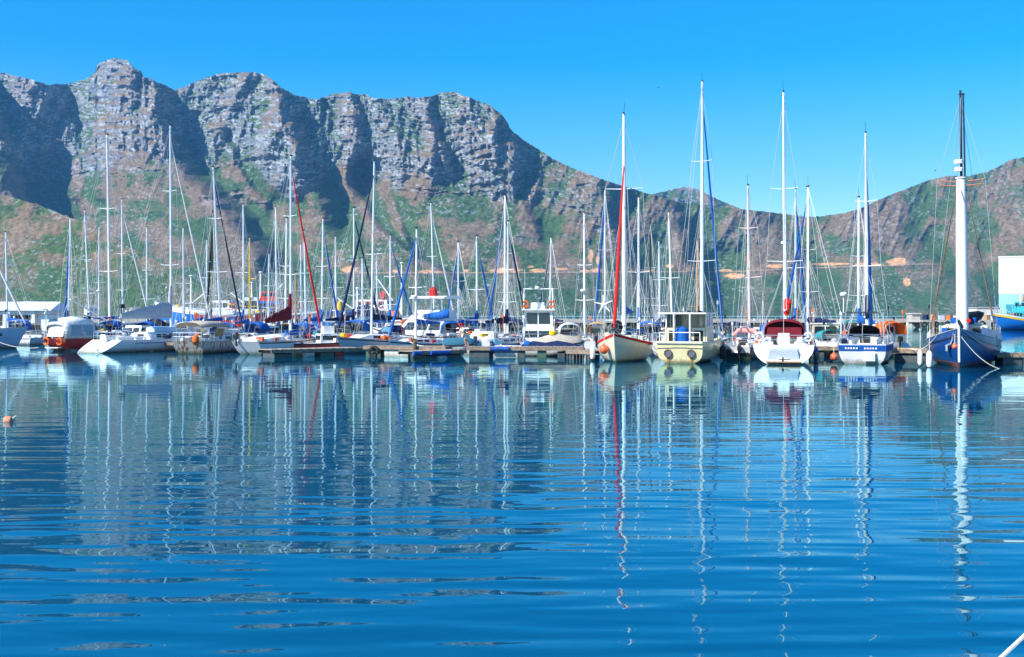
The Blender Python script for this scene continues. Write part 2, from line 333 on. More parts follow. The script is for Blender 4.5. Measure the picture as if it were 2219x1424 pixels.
# ---------------------------------------------------------------- water
def water_material():
    m = bpy.data.materials.new('harbour_water'); N, L = nodes_of(m); N.remove(N['Principled BSDF'])
    body = N.new('ShaderNodeBsdfDiffuse'); body.inputs['Color'].default_value = (0.0, 0.056, 0.118, 1)
    gl = N.new('ShaderNodeBsdfGlossy'); gl.inputs['Color'].default_value = (0.62, 0.95, 1.0, 1); gl.inputs['Roughness'].default_value = 0.012
    fr = N.new('ShaderNodeFresnel'); fr.inputs['IOR'].default_value = 1.8
    mxs = N.new('ShaderNodeMixShader'); L.new(fr.outputs[0], mxs.inputs[0]); L.new(body.outputs[0], mxs.inputs[1]); L.new(gl.outputs[0], mxs.inputs[2]); L.new(mxs.outputs[0], N['Material Output'].inputs['Surface'])
    geo = N.new('ShaderNodeNewGeometry')
    def layer(sx, sy, rz, scale, detail, amp, seed, dist=0.0):
        mp = N.new('ShaderNodeMapping'); mp.inputs['Scale'].default_value = (sx, sy, 1); mp.inputs['Rotation'].default_value = (0, 0, rz); mp.inputs['Location'].default_value = (seed*13.7, seed*7.1, 0)
        L.new(geo.outputs['Position'], mp.inputs['Vector'])
        nz = N.new('ShaderNodeTexNoise'); nz.noise_dimensions = '2D'; nz.inputs['Scale'].default_value = scale; nz.inputs['Detail'].default_value = detail; nz.inputs['Roughness'].default_value = 0.4; nz.inputs['Distortion'].default_value = dist
        L.new(mp.outputs[0], nz.inputs['Vector'])
        mu = N.new('ShaderNodeMath'); mu.operation = 'MULTIPLY'; mu.inputs[1].default_value = amp; L.new(nz.outputs['Fac'], mu.inputs[0])
        return mu.outputs[0]
    parts = [layer(0.26, 1.0, 0.05, 0.45, 1, 0.065, 1), layer(0.24, 1.0, -0.07, 1.55, 0.8, 0.042, 2, .2), layer(0.28, 1.0, 0.12, 3.1, 0.5, 0.013, 3)]
    # patches where a breath of wind roughens the surface
    wp = layer(0.25, 1.0, 0.0, 0.045, 2, 1.0, 5)
    wr = N.new('ShaderNodeMapRange'); wr.inputs['From Min'].default_value = 0.42; wr.inputs['From Max'].default_value = 0.62; wr.inputs['To Min'].default_value = 0.35; wr.inputs['To Max'].default_value = 1.0; L.new(wp, wr.inputs['Value'])
    fine = layer(0.5, 1.0, 0.0, 6.0, 1.0, 0.0026, 4)
    fm = N.new('ShaderNodeMath'); fm.operation = 'MULTIPLY'; L.new(fine, fm.inputs[0]); L.new(wr.outputs[0], fm.inputs[1])
    s = fm.outputs[0]
    for p in parts:
        a = N.new('ShaderNodeMath'); a.operation = 'ADD'; L.new(s, a.inputs[0]); L.new(p, a.inputs[1]); s = a.outputs[0]
    sp = N.new('ShaderNodeSeparateXYZ'); L.new(geo.outputs['Position'], sp.inputs[0])
    lee = N.new('ShaderNodeMapRange'); lee.interpolation_type = 'SMOOTHSTEP'; lee.inputs['From Min'].default_value = 7; lee.inputs['From Max'].default_value = 36; lee.inputs['To Min'].default_value = 1.75; lee.inputs['To Max'].default_value = 0.20
    L.new(sp.outputs['Y'], lee.inputs['Value'])
    lm = N.new('ShaderNodeMath'); lm.operation = 'MULTIPLY'; L.new(s, lm.inputs[0]); L.new(lee.outputs[0], lm.inputs[1]); s = lm.outputs[0]
    bp = N.new('ShaderNodeBump'); bp.inputs['Strength'].default_value = 1.0; bp.inputs['Distance'].default_value = 0.46
    L.new(s, bp.inputs['Height']); L.new(bp.outputs[0], gl.inputs['Normal']); L.new(bp.outputs[0], fr.inputs['Normal']); L.new(bp.outputs[0], body.inputs['Normal'])
    return m
wm = MB().add([(-9000, -400, 0), (9000, -400, 0), (9000, 6000, 0), (-9000, 6000, 0)], [(0, 1, 2, 3)]).build('water', water_material(), smooth=0)
tag(wm, 'calm blue harbour water with long ripples', kind='structure')
# ---------------------------------------------------------------- boat materials
def hullmat(name, col, grime=.75, rust=0.0): return mat('hull_'+name, col, 0.28, var=.06, scale=1.5, grime=grime, rust=rust, coat=.25)
WHITE = hullmat('white', (.80, .80, .78)); CREAM = hullmat('cream', (.74, .69, .52)); PALE_BLUE = hullmat('pale_blue', (.42, .58, .72))
H = dict(white=WHITE, cream=CREAM, pale_blue=PALE_BLUE, red=hullmat('red', (.52, .025, .018)), navy=hullmat('navy', (.012, .03, .10)),
         blue=hullmat('blue', (.004, .06, .235)), rusty=hullmat('rusty_white', (.58, .55, .48), .9, 1.0), yellow=hullmat('yellow', (.76, .68, .38), .85, .22),
         grey=hullmat('grey', (.5, .53, .56)), green=hullmat('green', (.02, .13, .09)), orange=hullmat('orange', (.75, .11, .02)), black=hullmat('black', (.02, .02, .022)),
         bright_blue=hullmat('bright_blue', (.01, .16, .55)))
DECK = mat('deck_paint', (.72, .72, .68), .6, var=.12); CABIN = mat('cabin_gelcoat', (.80, .80, .78), .3, var=.06, coat=.2)
CREAMP = mat('cream_paint', (.74, .70, .52), .45, var=.14, rust=.25); TEAK = mat('teak', (.42, .25, .12), .6, var=.25, scale=8)
GLASS = mat('dark_glass', (.015, .025, .035), .06, var=.05, spec=.7); STEEL = mat('stainless', (.72, .74, .76), .25, .85, var=.05)
ALU = mat('mast_aluminium', (.74, .77, .80), .35, .25, var=.06); WHITEP = mat('white_paint', (.82, .82, .80), .4, var=.06)
WOODP = mat('varnished_mast', (.50, .24, .08), .4, var=.2); BLACKP = mat('black_paint', (.015, .015, .017), .4); YELLOWP = mat('yellow_paint', (.72, .50, .05), .4)
PINKP = mat('pale_pink_paint', (.80, .66, .66), .45); WIRE = mat('rigging_wire', (.50, .53, .56), .6, .2, var=.05); ROPE = mat('pale_rope', (.68, .66, .60), .9, var=.2, scale=30)
RUBBER = mat('black_rubber', (.012, .012, .013), .75, var=.2, bump=.2); DARKIN = mat('opening_shade', (.02, .018, .016), .9)  # DARKIN: shade inside openings, painted on flat dark panels
def canvas(n, c): return mat('canvas_'+n, c, .85, var=.16, scale=5, bump=.35, spec=.2)
CV = dict(white=canvas('white', (.74, .74, .72)), grey=canvas('grey', (.46, .48, .52)), navy=canvas('navy', (.012, .022, .075)), blue=canvas('blue', (.012, .11, .42)),
          maroon=canvas('maroon', (.16, .012, .022)), red=canvas('red', (.58, .02, .015)), beige=canvas('beige', (.44, .40, .33)), black=canvas('black', (.015, .015, .018)),
          teal=canvas('teal', (.02, .25, .28)), tan=canvas('tan', (.42, .27, .13)), yellow=canvas('yellow', (.8, .5, .02)), orange=canvas('orange', (.8, .15, .02)))
BUOY = mat('orange_buoy', (.80, .14, .05), .4, var=.12); FENDW = mat('white_fender', (.80, .80, .77), .4, var=.1); CLEARP = mat('clear_vinyl', (.10, .24, .36), .12, var=.1, spec=.8)  # CLEARP: reflected blue is painted into the base colour
MASTM = dict(alu=ALU, white=WHITEP, black=BLACKP, yellow=YELLOWP, pink=PINKP, wood=WOODP)

# ---------------------------------------------------------------- hull shape
class Hull:
    """bow at +x; x = 0 at the mast, z = 0 at the water"""
    def __init__(s, L, B, fs, fb, dip=.05, w0=.75, rake=.9, srake=.5, depth=.35, p=1.7, q=2.6, double=False, mastat=.57, bluff=2.1):
        s.L, s.B, s.fs, s.fb, s.dip, s.w0, s.rake, s.srake, s.d, s.p, s.q, s.double, s.m, s.bluff = L, B, fs, fb, dip, w0, rake, srake, depth, p, q, double, mastat, bluff
    def hb(s, t):
        if s.double: return s.B/2*max(0, 1-(abs(t-.5)/.5)**s.bluff)
        if t < .5: return s.B/2*(s.w0+(1-s.w0)*math.sin(math.pi/2*t/.5))
        return s.B/2*max(0, 1-((t-.5)/.5)**s.bluff)
    def sheer(s, t): return s.fs+(s.fb-s.fs)*t*t - s.dip*math.sin(math.pi*t)
    def x(s, t, zz):
        return -s.m*s.L + t*s.L - s.rake*t**4*(1-zz) + s.srake*(1-t)**6*(1-zz)
    def pt(s, t, k, side, off=0.0):
        zs = s.sheer(t); dd = s.d*(1-.8*t**3) if not s.double else s.d*(1-.8*abs(2*t-1)**3)
        z = -dd+(zs+dd)*k**s.p; y = s.hb(t)*(1-(1-k)**s.q)+off
        return Vector((s.x(t, min(1, max(-.3, z/zs))), side*y, z))
    def ptz(s, t, z, side, off=0.0):
        zs = s.sheer(t); dd = s.d*(1-.8*t**3) if not s.double else s.d*(1-.8*abs(2*t-1)**3)
        return s.pt(t, max(0, min(1, (z+dd)/(zs+dd)))**(1/s.p), side, off)
    def edge(s, t, side, inset=0.0, dz=0.0):
        return Vector((s.x(t, 1), side*max(0, s.hb(t)-inset), s.sheer(t)+dz))
    def shell(s, mb, nt=15, nk=8):
        rings = []
        for i in range(nt):
            t = i/(nt-1); t = min(t, .9995)
            ks = [k/(nk-1) for k in range(nk)]
            rings.append([s.pt(t, k, 1) for k in ks[::-1]]+[s.pt(t, k, -1) for k in ks[1:]])
        mb.loft(rings, closed=False, caps=True); return mb
    def band(s, z0, z1, sides=(1, -1), off=.012, t0=0.0, t1=.985, n=16, rel=True):
        mb = MB()
        for sd in sides:
            a = []
            for i in range(n):
                t = t0+(t1-t0)*i/(n-1); zs = s.sheer(t) if rel else 0
                lo, hi, li, hi2 = s.ptz(t, zs+z0, sd, off), s.ptz(t, zs+z1, sd, off), s.ptz(t, zs+z0, sd, -.02), s.ptz(t, zs+z1, sd, -.02)
                a.append([lo, hi, hi2, li])
            mb.loft(a)
        return mb
    def deck(s, well=None, drop=.45, cw=.5, dz=-.02, n=15):
        """deck with side decks and, where well=(t0,t1), a sunken cockpit"""
        ts = [i/(n-1)*.992 for i in range(n)]; w0, w1 = well if well else (9, 9)
        if well: ts = sorted(ts+[w0-.0005, w0+.0005, w1-.0005, w1+.0005])
        ts = [max(0.0, t) for t in ts]; rings = []
        for t in ts:
            b = s.hb(t); z = s.sheer(t)+dz; x = s.x(t, 1); c = min(cw, b*.85); iw = w0 < t < w1; zl = z-drop if iw else z+.03
            rings.append([Vector((x, b, z)), Vector((x, c, z+.02)), Vector((x, c*.995, zl)), Vector((x, -c*.995, zl)), Vector((x, -c, z+.02)), Vector((x, -b, z))])
        return MB().loft(rings, closed=False, caps=False)

def arch_shell(xs, ws, hs_, z0, n=9, y0=0.0):
    rings = []
    for x, w, h in zip(xs, ws, hs_):
        rings.append([Vector((x, y0+w*math.cos(math.pi*k/(n-1))*(1 if 0 < k < n-1 else 1), z0+h*math.sin(math.pi*k/(n-1))**.45)) for k in range(n)])
    return MB().loft(rings, closed=False, caps=False)

def wind_generator(parent, base, h):
    p = Vector(base)
    o = MB().tube([p, p+Vector((0, 0, h))], .03).build('generator_pole', STEEL, parent)
    g = MB(); c = p+Vector((0, 0, h+.1)); g.tube([c+Vector((-.28, 0, 0)), c+Vector((.25, 0, 0))], [.04, .09])
    for k in range(5):
        w = 2*math.pi*k/5+.4; d = Vector((0, math.cos(w), math.sin(w))); e = Vector((0, -math.sin(w), math.cos(w)))
        q = c+Vector((.2, 0, 0)); g.slab([q+e*.05, q+d*.62+e*.025, q+d*.62-e*.025, q-e*.05], .02)
    g.build('wind_generator', WHITEP, parent)
def lifebuoy(parent, loc, col, axis='x', r=.30):
    loc = Vector(loc); pts = []
    for k in range(13):
        w = 2*math.pi*k/12*.86+.5; q = (0, r*math.cos(w), r*math.sin(w)) if axis == 'x' else (r*math.cos(w), 0, r*math.sin(w)); pts.append(loc+Vector(q))
    return MB().tube(pts, .075, 7).build('lifebuoy', col, parent)
def outboard(parent, loc, yaw=0, name='outboard_motor'):
    l = Vector(loc); m = MB(); m.loft([[l+Vector((x*s_-.05, y*s_, z)) for x, y in ((-.18, -.13), (.18, -.13), (.18, .13), (-.18, .13))] for z, s_ in ((.1, .8), (.2, 1), (.42, 1), (.5, .7))])
    m.tube([l+Vector((0, 0, .12)), l+Vector((0, 0, -.5))], [.09, .06]); m.box(l+Vector((.06, 0, -.42)), (.3, .05, .1)); return m.build(name, BLACKP, parent)

def rigging(root, hull, mz, tip, mat_mast, r=.085, spreaders=(.42, .70), sp_len=.9, boom=.40, boom_rise=.0, cover='navy', cover_h=.5, genoa=None, gen_r=.11, bare=False,
            boom_h=1.15, furl_top=.93, wires=True, radar=False, antenna=True, stern_t=0.0, detail=2, ladder=False, boom_yaw=0.0):
    """mast stepped at (0,0,mz); tip is the masthead in the boat's own frame"""
    foot = Vector((0, 0, mz)); tip = Vector(tip); ax = tip-foot; hgt = ax.length
    def up(f): return foot+ax*f
    MB().tube([foot, up(.55), up(1)], [r, r*.92, r*.62], 8).build('mast', MASTM[mat_mast], root)
    wm_ = MB()
    bow = hull.edge(.985, 1); bow.y = 0; stern = hull.edge(stern_t+.01, 1); stern.y = 0
    for i, f in enumerate(spreaders):
        sl = sp_len*(1-.25*i)
        for sd in (1, -1):
            MB().tube([up(f), up(f)+Vector((-.12, sd*sl, .06))], [.035, .022], 5).build('spreader', MASTM[mat_mast] if mat_mast != 'black' else ALU, root)
    if wires:
        cb = hull.hb(.57)*.93
        for sd in (1, -1):
            chain = Vector((-.25, sd*cb, hull.sheer(.55)))
            pts = [chain]+[up(f)+Vector((-.12, sd*sp_len*(1-.25*i), .06)) for i, f in enumerate(spreaders)]+[up(.97)]
            wm_.tube(pts, .014, 4)
            if spreaders: wm_.tube([Vector((-.55, sd*cb, hull.sheer(.52))), up(spreaders[0]-.02)], .013, 4)
        if spreaders:
            for sd in (1, -1): wm_.tube([Vector((.35, sd*cb*.96, hull.sheer(.60))), up(spreaders[0]-.03)], .011, 4)
        wm_.tube([Vector((hull.x(.80, 1), 0, hull.sheer(.80)+.05)), up(.62)], .010, 4)
        wm_.build('shroud', WIRE, root)
        MB().tube([stern+Vector((.05, 0, .0)), up(.995)], .014, 4).build('backstay', WIRE, root)
        MB().tube([bow, up(furl_top)], .012, 4).build('forestay', WIRE, root)
        if detail > 1: MB().tube([up(.94)+Vector((.13, .05, 0)), foot+Vector((.14, .07, .5))], .009, 4).tube([up(.99)+Vector((-.12, 0, 0)), foot+Vector((-.13, .05, 1.1))], .009, 4).build('halyard', ROPE, root)
    if genoa:
        a, b = bow+Vector((0, 0, .25)), up(furl_top); d = b-a; gr = gen_r
        MB().tube([a+d*f for f in (0, .06, .2, .45, .7, .9, .985)], [gr*.5, gr*1.0, gr*1.1, gr*.95, gr*.75, gr*.5, gr*.25], 8).build('furled_sail', CV[genoa], root)
    if boom:
        bl = hull.L*boom; bz = boom_h; a = foot+Vector((-.08, 0, bz)); e = a+Vector((-bl*math.cos(boom_yaw), bl*math.sin(boom_yaw), boom_rise))
        MB().tube([a, e], [.07, .06], 7).build('boom', MASTM[mat_mast] if mat_mast != 'black' else BLACKP, root)
        MB().tube([e, up(.98)], .009, 4).build('topping_lift', ROPE, root)
        lj = MB()
        for f in (.3, .55, .8):
            for sd in (1, -1): lj.tube([a+(e-a)*f+Vector((0, sd*.1, 0)), up(.52)+Vector((0, sd*.08, 0))], .007, 4)
        lj.build('lazy_jack', ROPE, root)
        if cover and not bare:
            rings = []; rr = random.Random(int(abs(tip.x*977+hgt*131)))
            for i in range(10):
                f = i/9; c = a+(e-a)*(f*.97); hh = cover_h*(1-.70*f)*(1+.10*rr.uniform(-1, 1)); ww = .17*(1-.45*f)*(1+.1*rr.uniform(-1, 1))
                rings.append([c+Vector((0, ww*math.sin(w), hh*.42+hh*.58*math.cos(w)-.05)) for w in [2*math.pi*k/9 for k in range(9)]])
            MB().loft(rings).build('sail_cover', CV[cover], root)
            if cover_h > .42:
                MB().tube([up(0)+Vector((-.1, 0, bz-.1)), up(0)+Vector((-.14, 0, bz+cover_h*1.0)), up(0)+Vector((-.08, 0, bz+cover_h*1.9))], [.15, .17, .10], 8).build('cover_collar', CV[cover], root)
    if antenna:
        m = MB(); m.tube([up(1), up(1)+Vector((-.05, .05, .75))], .011, 4); m.tube([up(1), up(1)+Vector((-.35, 0, .12))], .012, 4); m.box(up(1)+Vector((.05, 0, .05)), (.28, .10, .10)); m.build('masthead_gear', BLACKP, root)
    if radar:
        c = up(.38)+Vector((.28, 0, 0)); MB().lathe([(.05, -.1), (.24, -.08), (.26, .02), (.2, .1), (.02, .13)], c, 12).tube([c+Vector((-.28, 0, -.12)), c+Vector((0, 0, -.08))], .03).build('radar_dome', WHITEP, root)
    return up

def rails(root, hull, t0=.04, t1=.9, h=.6, n=6, pulpit=True, pushpit=True):
    for sd in (1, -1):
        m = MB(); top, mid = [], []
        for i in range(n+1):
            t = t0+(t1-t0)*i/n; a = hull.edge(t, sd, .06); b = a+Vector((0, 0, h)); m.tube([a, b], .014, 5); top.append(b); mid.append(a+Vector((0, 0, h*.52)))
        m.tube(top, .009, 4); m.tube(mid, .008, 4); m.build('guard_rail', STEEL, root)
    if pulpit:
        m = MB(); pts = [hull.edge(t1, 1, .04, h)]+[hull.edge(.96, 1, .0, h+.05), Vector((hull.x(1, 1)+.05, 0, hull.sheer(1)+h+.05)), hull.edge(.96, -1, .0, h+.05)]+[hull.edge(t1, -1, .04, h)]
        m.tube(pts, .018, 5); m.tube([p-Vector((0, 0, h*.5)) for p in pts], .014, 5)
        for p in (pts[1], pts[3]): m.tube([p, p-Vector((.05, 0, h))], .016, 5)
        m.build('pulpit', STEEL, root)
    if pushpit:
        m = MB(); pts = [hull.edge(t0+.08, 1, .05, h), hull.edge(.005, 1, .06, h), hull.edge(.005, -1, .06, h), hull.edge(t0+.08, -1, .05, h)]
        m.tube(pts, .018, 5); m.tube([p-Vector((0, 0, h*.45)) for p in pts], .014, 5)
        for p in pts: m.tube([p, p-Vector((0, 0, h))], .016, 5)
        m.build('pushpit', STEEL, root)

def trunk_cabin(root, hull, t0, t1, h=.45, wf=.62, matc=None, windows=3, hatch=True, wtop=.8, wh=.5, slope=.10):
    def w(t): return min(hull.hb(t)*wf, hull.B*.36)
    ts = [t0, t0+.02, (t0+t1)/2, t1-.10, t1]; hh = [h*.9, h, h*.95, h*.8, .06]; rings = []
    def ring(t, hgt):
        x = hull.x(t, 1); z = hull.sheer(t)-.03; a = w(t)
        return [Vector((x, a, z)), Vector((x, a*(1-slope), z+hgt*.85)), Vector((x, a*.7, z+hgt)), Vector((x, 0, z+hgt*1.08)), Vector((x, -a*.7, z+hgt)), Vector((x, -a*(1-slope), z+hgt*.85)), Vector((x, -a, z))]
    MB().loft([ring(t, g) for t, g in zip(ts, hh)]).build('cabin', matc or CABIN, root, smooth=50)
    span = (t1-.12-t0-.05)
    for sd in (1, -1):
        for i in range(windows):
            a, b = t0+.05+span*i/windows, t0+.05+span*(i+.78)/windows; q = []
            for t, f in ((a, .28), (b, .30), (b, .30+wh*.9), (a, .28+wh)):
                hgt = np.interp(t, ts, hh); z = hull.sheer(t)-.03; ya = w(t)*(1-slope*f/.85)
                q.append(Vector((hull.x(t, 1), sd*(ya+.004), z+hgt*f)))
            if sd < 0: q = q[::-1]
            MB().slab(q, .012 if True else 0).build('window', GLASS, root, smooth=0)
    if hatch:
        for f in (.35, .72):
            t = t0+(t1-t0)*f; hgt = np.interp(t, ts, hh); MB().box((hull.x(t, 1), 0, hull.sheer(t)+hgt*1.05), (.5, .5, .06), taper=.9).build('hatch', GLASS, root, smooth=0)
    return lambda t: hull.sheer(t)-.03+np.interp(t, ts, hh)*1.08

def sprayhood(root, hull, t, colour, zt, w=.95, length=1.1, h=.75, window=True):
    x = hull.x(t, 1); z = zt-.05
    o = arch_shell([x-.35, x, x+length*.45, x+length], [w*.98, w, w*.97, w*.9], [h*1.0, h*1.02, h*.92, .06], z).build('sprayhood', CV[colour], root, smooth=60, solid=.02)
    if window:
        q = [Vector((x+length*.55, -w*.55, z+h*.80)), Vector((x+length*.92, -w*.6, z+h*.30)), Vector((x+length*.92, w*.6, z+h*.30)), Vector((x+length*.55, w*.55, z+h*.80))]
        MB().slab(q, .02).build('hood_window', CLEARP, o, smooth=0)
    return o
def bimini(root, x0, x1, w, z, colour, base_z):
    rings = []
    for x, dz in ((x0, -.08), (x0*.7+x1*.3, .03), (x0*.3+x1*.7, .03), (x1, -.08)):
        rings.append([Vector((x, w*math.cos(math.pi*k/8), z+dz+.22*math.sin(math.pi*k/8)**.6)) for k in range(9)])
    o = MB().loft(rings, closed=False, caps=False).build('bimini', CV[colour], root, smooth=60, solid=.025)
    f = MB()
    for x in (x0+.1, x1-.1):
        for sd in (1, -1): f.tube([Vector(((x0+x1)/2, sd*w*1.0, base_z)), Vector((x, sd*w*.98, z-.05))], .014, 5)
    f.build('bimini_frame', STEEL, root)

def steering(root, x, z, wheel=True):
    m = MB()
    if wheel:
        m.box((x, 0, z+.35), (.22, .26, .8), taper=.75); m.tube([Vector((x-.16, .42*math.cos(w), z+.72+.42*math.sin(w))) for w in [2*math.pi*k/14 for k in range(15)]], .018, 5)
        for k in range(3): w = math.pi*k/3; d = Vector((0, math.cos(w)*.42, math.sin(w)*.42)); c = Vector((x-.16, 0, z+.72)); m.tube([c-d, c+d], .01, 4)
        m.build('wheel_pedestal', WHITEP, root)
    else:
        m.tube([Vector((x-.2, 0, z+.55)), Vector((x+1.0, .1, z+.72))], [.035, .022]).build('tiller', TEAK, root)
def winches(root, hull, t, n=2):
    for sd in (1, -1):
        for i in range(n):
            c = hull.edge(t+.07*i, sd, .34); MB().lathe([(.09, 0), (.06, .05), (.06, .13), (.085, .17), (.02, .19)], c+Vector((0, 0, .05)), 10).build('winch', STEEL, root)
def coamings(root, hull, t0, t1, cw, h=.26, m_=None):
    for sd in (1, -1):
        rings = []
        for t in (t0, (t0+t1)/2, t1):
            x = hull.x(t, 1); z = hull.sheer(t)-.02; c = min(cw, hull.hb(t)*.85); o_ = min(c+.22, hull.hb(t)*.97)
            rings.append([Vector((x, sd*c, z)), Vector((x, sd*(c+.03), z+h)), Vector((x, sd*(o_-.05), z+h*.9)), Vector((x, sd*o_, z))])
        MB().loft(rings).build('cockpit_coaming', m_ or CABIN, root)
def gear_pile(root, hull, rr, t0, t1, n, name='deck_gear'):
    """small bags, coils, boxes and cans lashed about the deck, each its own part"""
    cols_ = [CV['blue'], CV['white'], CV['orange'], CV['tan'], CV['grey'], CV['navy'], TEAK, CV['yellow'], CV['red'], ROPE, CV['teal'], CV['white']]
    for i in range(n):
        t = rr.uniform(t0, t1); sd = rr.choice((1, -1)); e = hull.edge(t, sd, rr.uniform(.18, .5)); c = cols_[rr.randrange(len(cols_))]
        k = rr.random(); m = MB(); e = e+Vector((0, 0, .02))
        if rr.random() < .22:
            e = hull.edge(t, sd, .12); ph = rr.uniform(1.3, 2.6); m.tube([e, e+Vector((rr.uniform(-.12, .12), 0, ph))], .018, 5); m.box(e+Vector((0, 0, ph*.93)), (.16, .10, .22))
            m.build('marker_pole', rr.choice((STEEL, CV['orange'], BLACKP, WHITEP)), root); continue
        if k < .4: s_ = rr.uniform(.14, .3); m.lathe([(s_*.6, 0), (s_, s_*.5), (s_*.9, s_), (s_*.4, s_*1.4)], e, 8)
        elif k < .7: m.box(e+Vector((0, 0, .16)), (rr.uniform(.3, .6), rr.uniform(.2, .35), .32), rr.uniform(0, 3), .9)
        elif k < .85: m.tube([e+Vector((-.5, 0, .62)), e+Vector((.5, 0, .66))], .12, 7)
        else:
            m.tube([e+Vector((.16*math.cos(w), .16*math.sin(w), .05+.02*w)) for w in [k2*.7 for k2 in range(26)]], .02, 4); c = ROPE
        m.build(('bundle', 'locker_box', 'rolled_cover', 'rope_coil')[0 if k < .4 else 1 if k < .7 else 2 if k < .85 else 3], c, root)

def solve_yaw(px, py, mast_px, dist, sign, guess):
    """bearing of the bow so that the mast, dist metres ahead of the stern (sign +1) or behind the stem (-1), stands over mast_px"""
    a = G(px, py); best = None
    for k in range(-450, 451):
        y = math.radians(guess+k*.1); m = Vector((a.x+sign*dist*math.cos(y), a.y+sign*dist*math.sin(y), 0)); e = abs(CXP+FPX*m.x/m.y-mast_px)
        if best is None or e < best[0]: best = (e, y, m)
    return best[1], best[2]
def local_tip(root_loc, yaw, tip_px, tip_py):
    w = P(tip_px, tip_py, root_loc.y); w.y = root_loc.y
    d = w-Vector((root_loc.x, root_loc.y, 0)); return Vector((d.x*math.cos(-yaw), d.x*math.sin(-yaw), d.z))

def sloop(name, label, loc, yaw, tip, L=9.5, B=None, hull='white', stripe='navy', boot=None, cabin=True, spray=None, bim=None, mastc='alu', cover='navy', genoa=None, group=None, detail=2,
          seed=0, wheel=False, hullkw=None, rigkw=None, gear=3, cab=None, toe=True, well=(.06, .30), cat='sailboat', cabin_mat=None, winds=3):
    rr = random.Random(seed*31+5); B = B or L*.31
    root = thing(name, label, cat, loc, yaw, group)
    kw = dict(fs=L*.088, fb=L*.125, rake=L*.09, srake=.35, w0=.72); kw.update(hullkw or {}); h = Hull(L, B, **kw)
    h.shell(MB()).build('hull', H[hull], root, smooth=40)
    if stripe: h.band(-.17, -.09, t0=.01).build('stripe', CV[stripe] if stripe in CV else H[stripe], root)
    if boot: h.band(.02, .12, rel=False, t1=.97).build('boot_top', CV[boot] if boot in CV else H[boot], root)
    cw = min(.62, B*.22)
    h.deck(well, cw=cw).build('deck', DECK, root, smooth=0)
    if toe: h.band(-.03, .06, off=.02, t1=.99).build('toe_rail', TEAK if rr.random() < .35 else ALU, root)
    zt = lambda t: h.sheer(t)+.03
    if cabin:
        zt = trunk_cabin(root, h, *(cab or (well[1]+.01, .80)), h=L*.047, matc=cabin_mat, windows=winds)
        if well and well[0] > 0:
            x = h.x(well[1]+.008, 1); MB().box((x-.02, 0, h.sheer(well[1])+.10), (.04, .62, .62)).build('companionway_shade', DARKIN, root, smooth=0)  # dark panel painted as the shade in the cabin entrance
    if well: coamings(root, h, well[0], well[1]-.01, cw); steering(root, h.x((well[0]*.65+well[1]*.35), 1), h.sheer(well[0])-.45, wheel)
    if spray: sprayhood(root, h, well[1]-.02, spray, zt(well[1]+.04), w=min(.95, B*.3), h=L*.07)
    if bim: bimini(root, h.x(.03, 1), h.x(.24, 1), B*.34, h.sheer(.1)+1.75, bim, h.sheer(.1)+.1)
    if detail > 0: rails(root, h, n=6 if detail > 1 else 4)
    if detail > 1: winches(root, h, well[0]+.1 if well else .2)
    gear_pile(root, h, rr, .02, .9, gear)
    rk = dict(genoa=genoa, cover=cover, detail=detail); rk.update(rigkw or {})
    rigging(root, h, zt(.57)-.02, tip, mastc, **rk)
    return root, h, zt
# ---------------------------------------------------------------- front row of boats
def front(px, py, mast_px, frac, L, anchor, guess):
    """place a boat by its stern (or stem) waterline pixel and the column of its mast"""
    yaw, m = solve_yaw(px, py, mast_px, frac*L, 1 if anchor == 'stern' else -1, guess); return Vector((m.x, m.y, 0)), yaw

# pale blue-grey yacht, shade painted into its hull, whose bow enters beside the red ketch
loc = Vector((-49.5, 97.5, 0)); yaw = math.radians(14)
r, h, zt = sloop('sailing_yacht', 'long yacht with shade-tinted pale blue hull and round portholes, bow beside the red sloop', loc, yaw, Vector((-.2, 0, 17.5)), L=15, B=4.3, hull='pale_blue', stripe='white', cover='white', genoa='white',
                 seed=1, hullkw=dict(fs=1.45, fb=1.95, rake=1.0), rigkw=dict(gen_r=.09), gear=9)
for t in (.52, .64, .76, .87):
    for sd in (1, -1):
        p = h.ptz(t, h.sheer(t)-.55, sd, .0); MB().lathe([(.12, -.02), (.15, 0), (.15, .02), (.10, .035)], p, 12, 'y').build('porthole', GLASS, r)

# red sloop with white cockpit tent
loc, yaw = front(116, 761, 238, .57, 11.5, 'stern', 68)
r, h, zt = sloop('sailing_yacht', 'dark red hulled sloop with white cockpit tent and clear side curtains', loc, yaw, local_tip(loc, yaw, 232, 292), L=11.5, B=3.5, hull='red', stripe=None, boot='white', mastc='white', cover=None, seed=2,
                 hullkw=dict(fs=1.05, fb=1.45, srake=1.0, w0=.66, depth=.4), rigkw=dict(r=.12, spreaders=(.30, .62), sp_len=1.05, boom=.40, boom_rise=1.9, boom_h=.75, bare=True), gear=8, well=(.05, .30))
x0, x1 = h.x(.005, 1), h.x(.34, 1); z = h.sheer(.1)
tent = [[Vector((x, w*c[0]*(1 if c[1] > .2 else 1.08), z+hh*c[1])) for c in ((1, 0), (.98, .5), (.9, .82), (.6, .97), (0, 1.03), (-.6, .97), (-.9, .82), (-.98, .5), (-1, 0))] for x, w, hh in ((x0+.1, 1.05, 1.15), (x0+.45, 1.2, 1.62), (x0+1.9, 1.3, 1.75), (x1-.5, 1.25, 1.62))]
MB().loft(tent, closed=False, caps=False).build('cockpit_tent', CV['white'], r, smooth=55, solid=.02)
MB().slab([Vector((x0+.12, -.85, z+.15)), Vector((x0+.38, -.85, z+1.3)), Vector((x0+.38, .85, z+1.3)), Vector((x0+.12, .85, z+.15))], .02).build('tent_end', CV['white'], r, smooth=0)
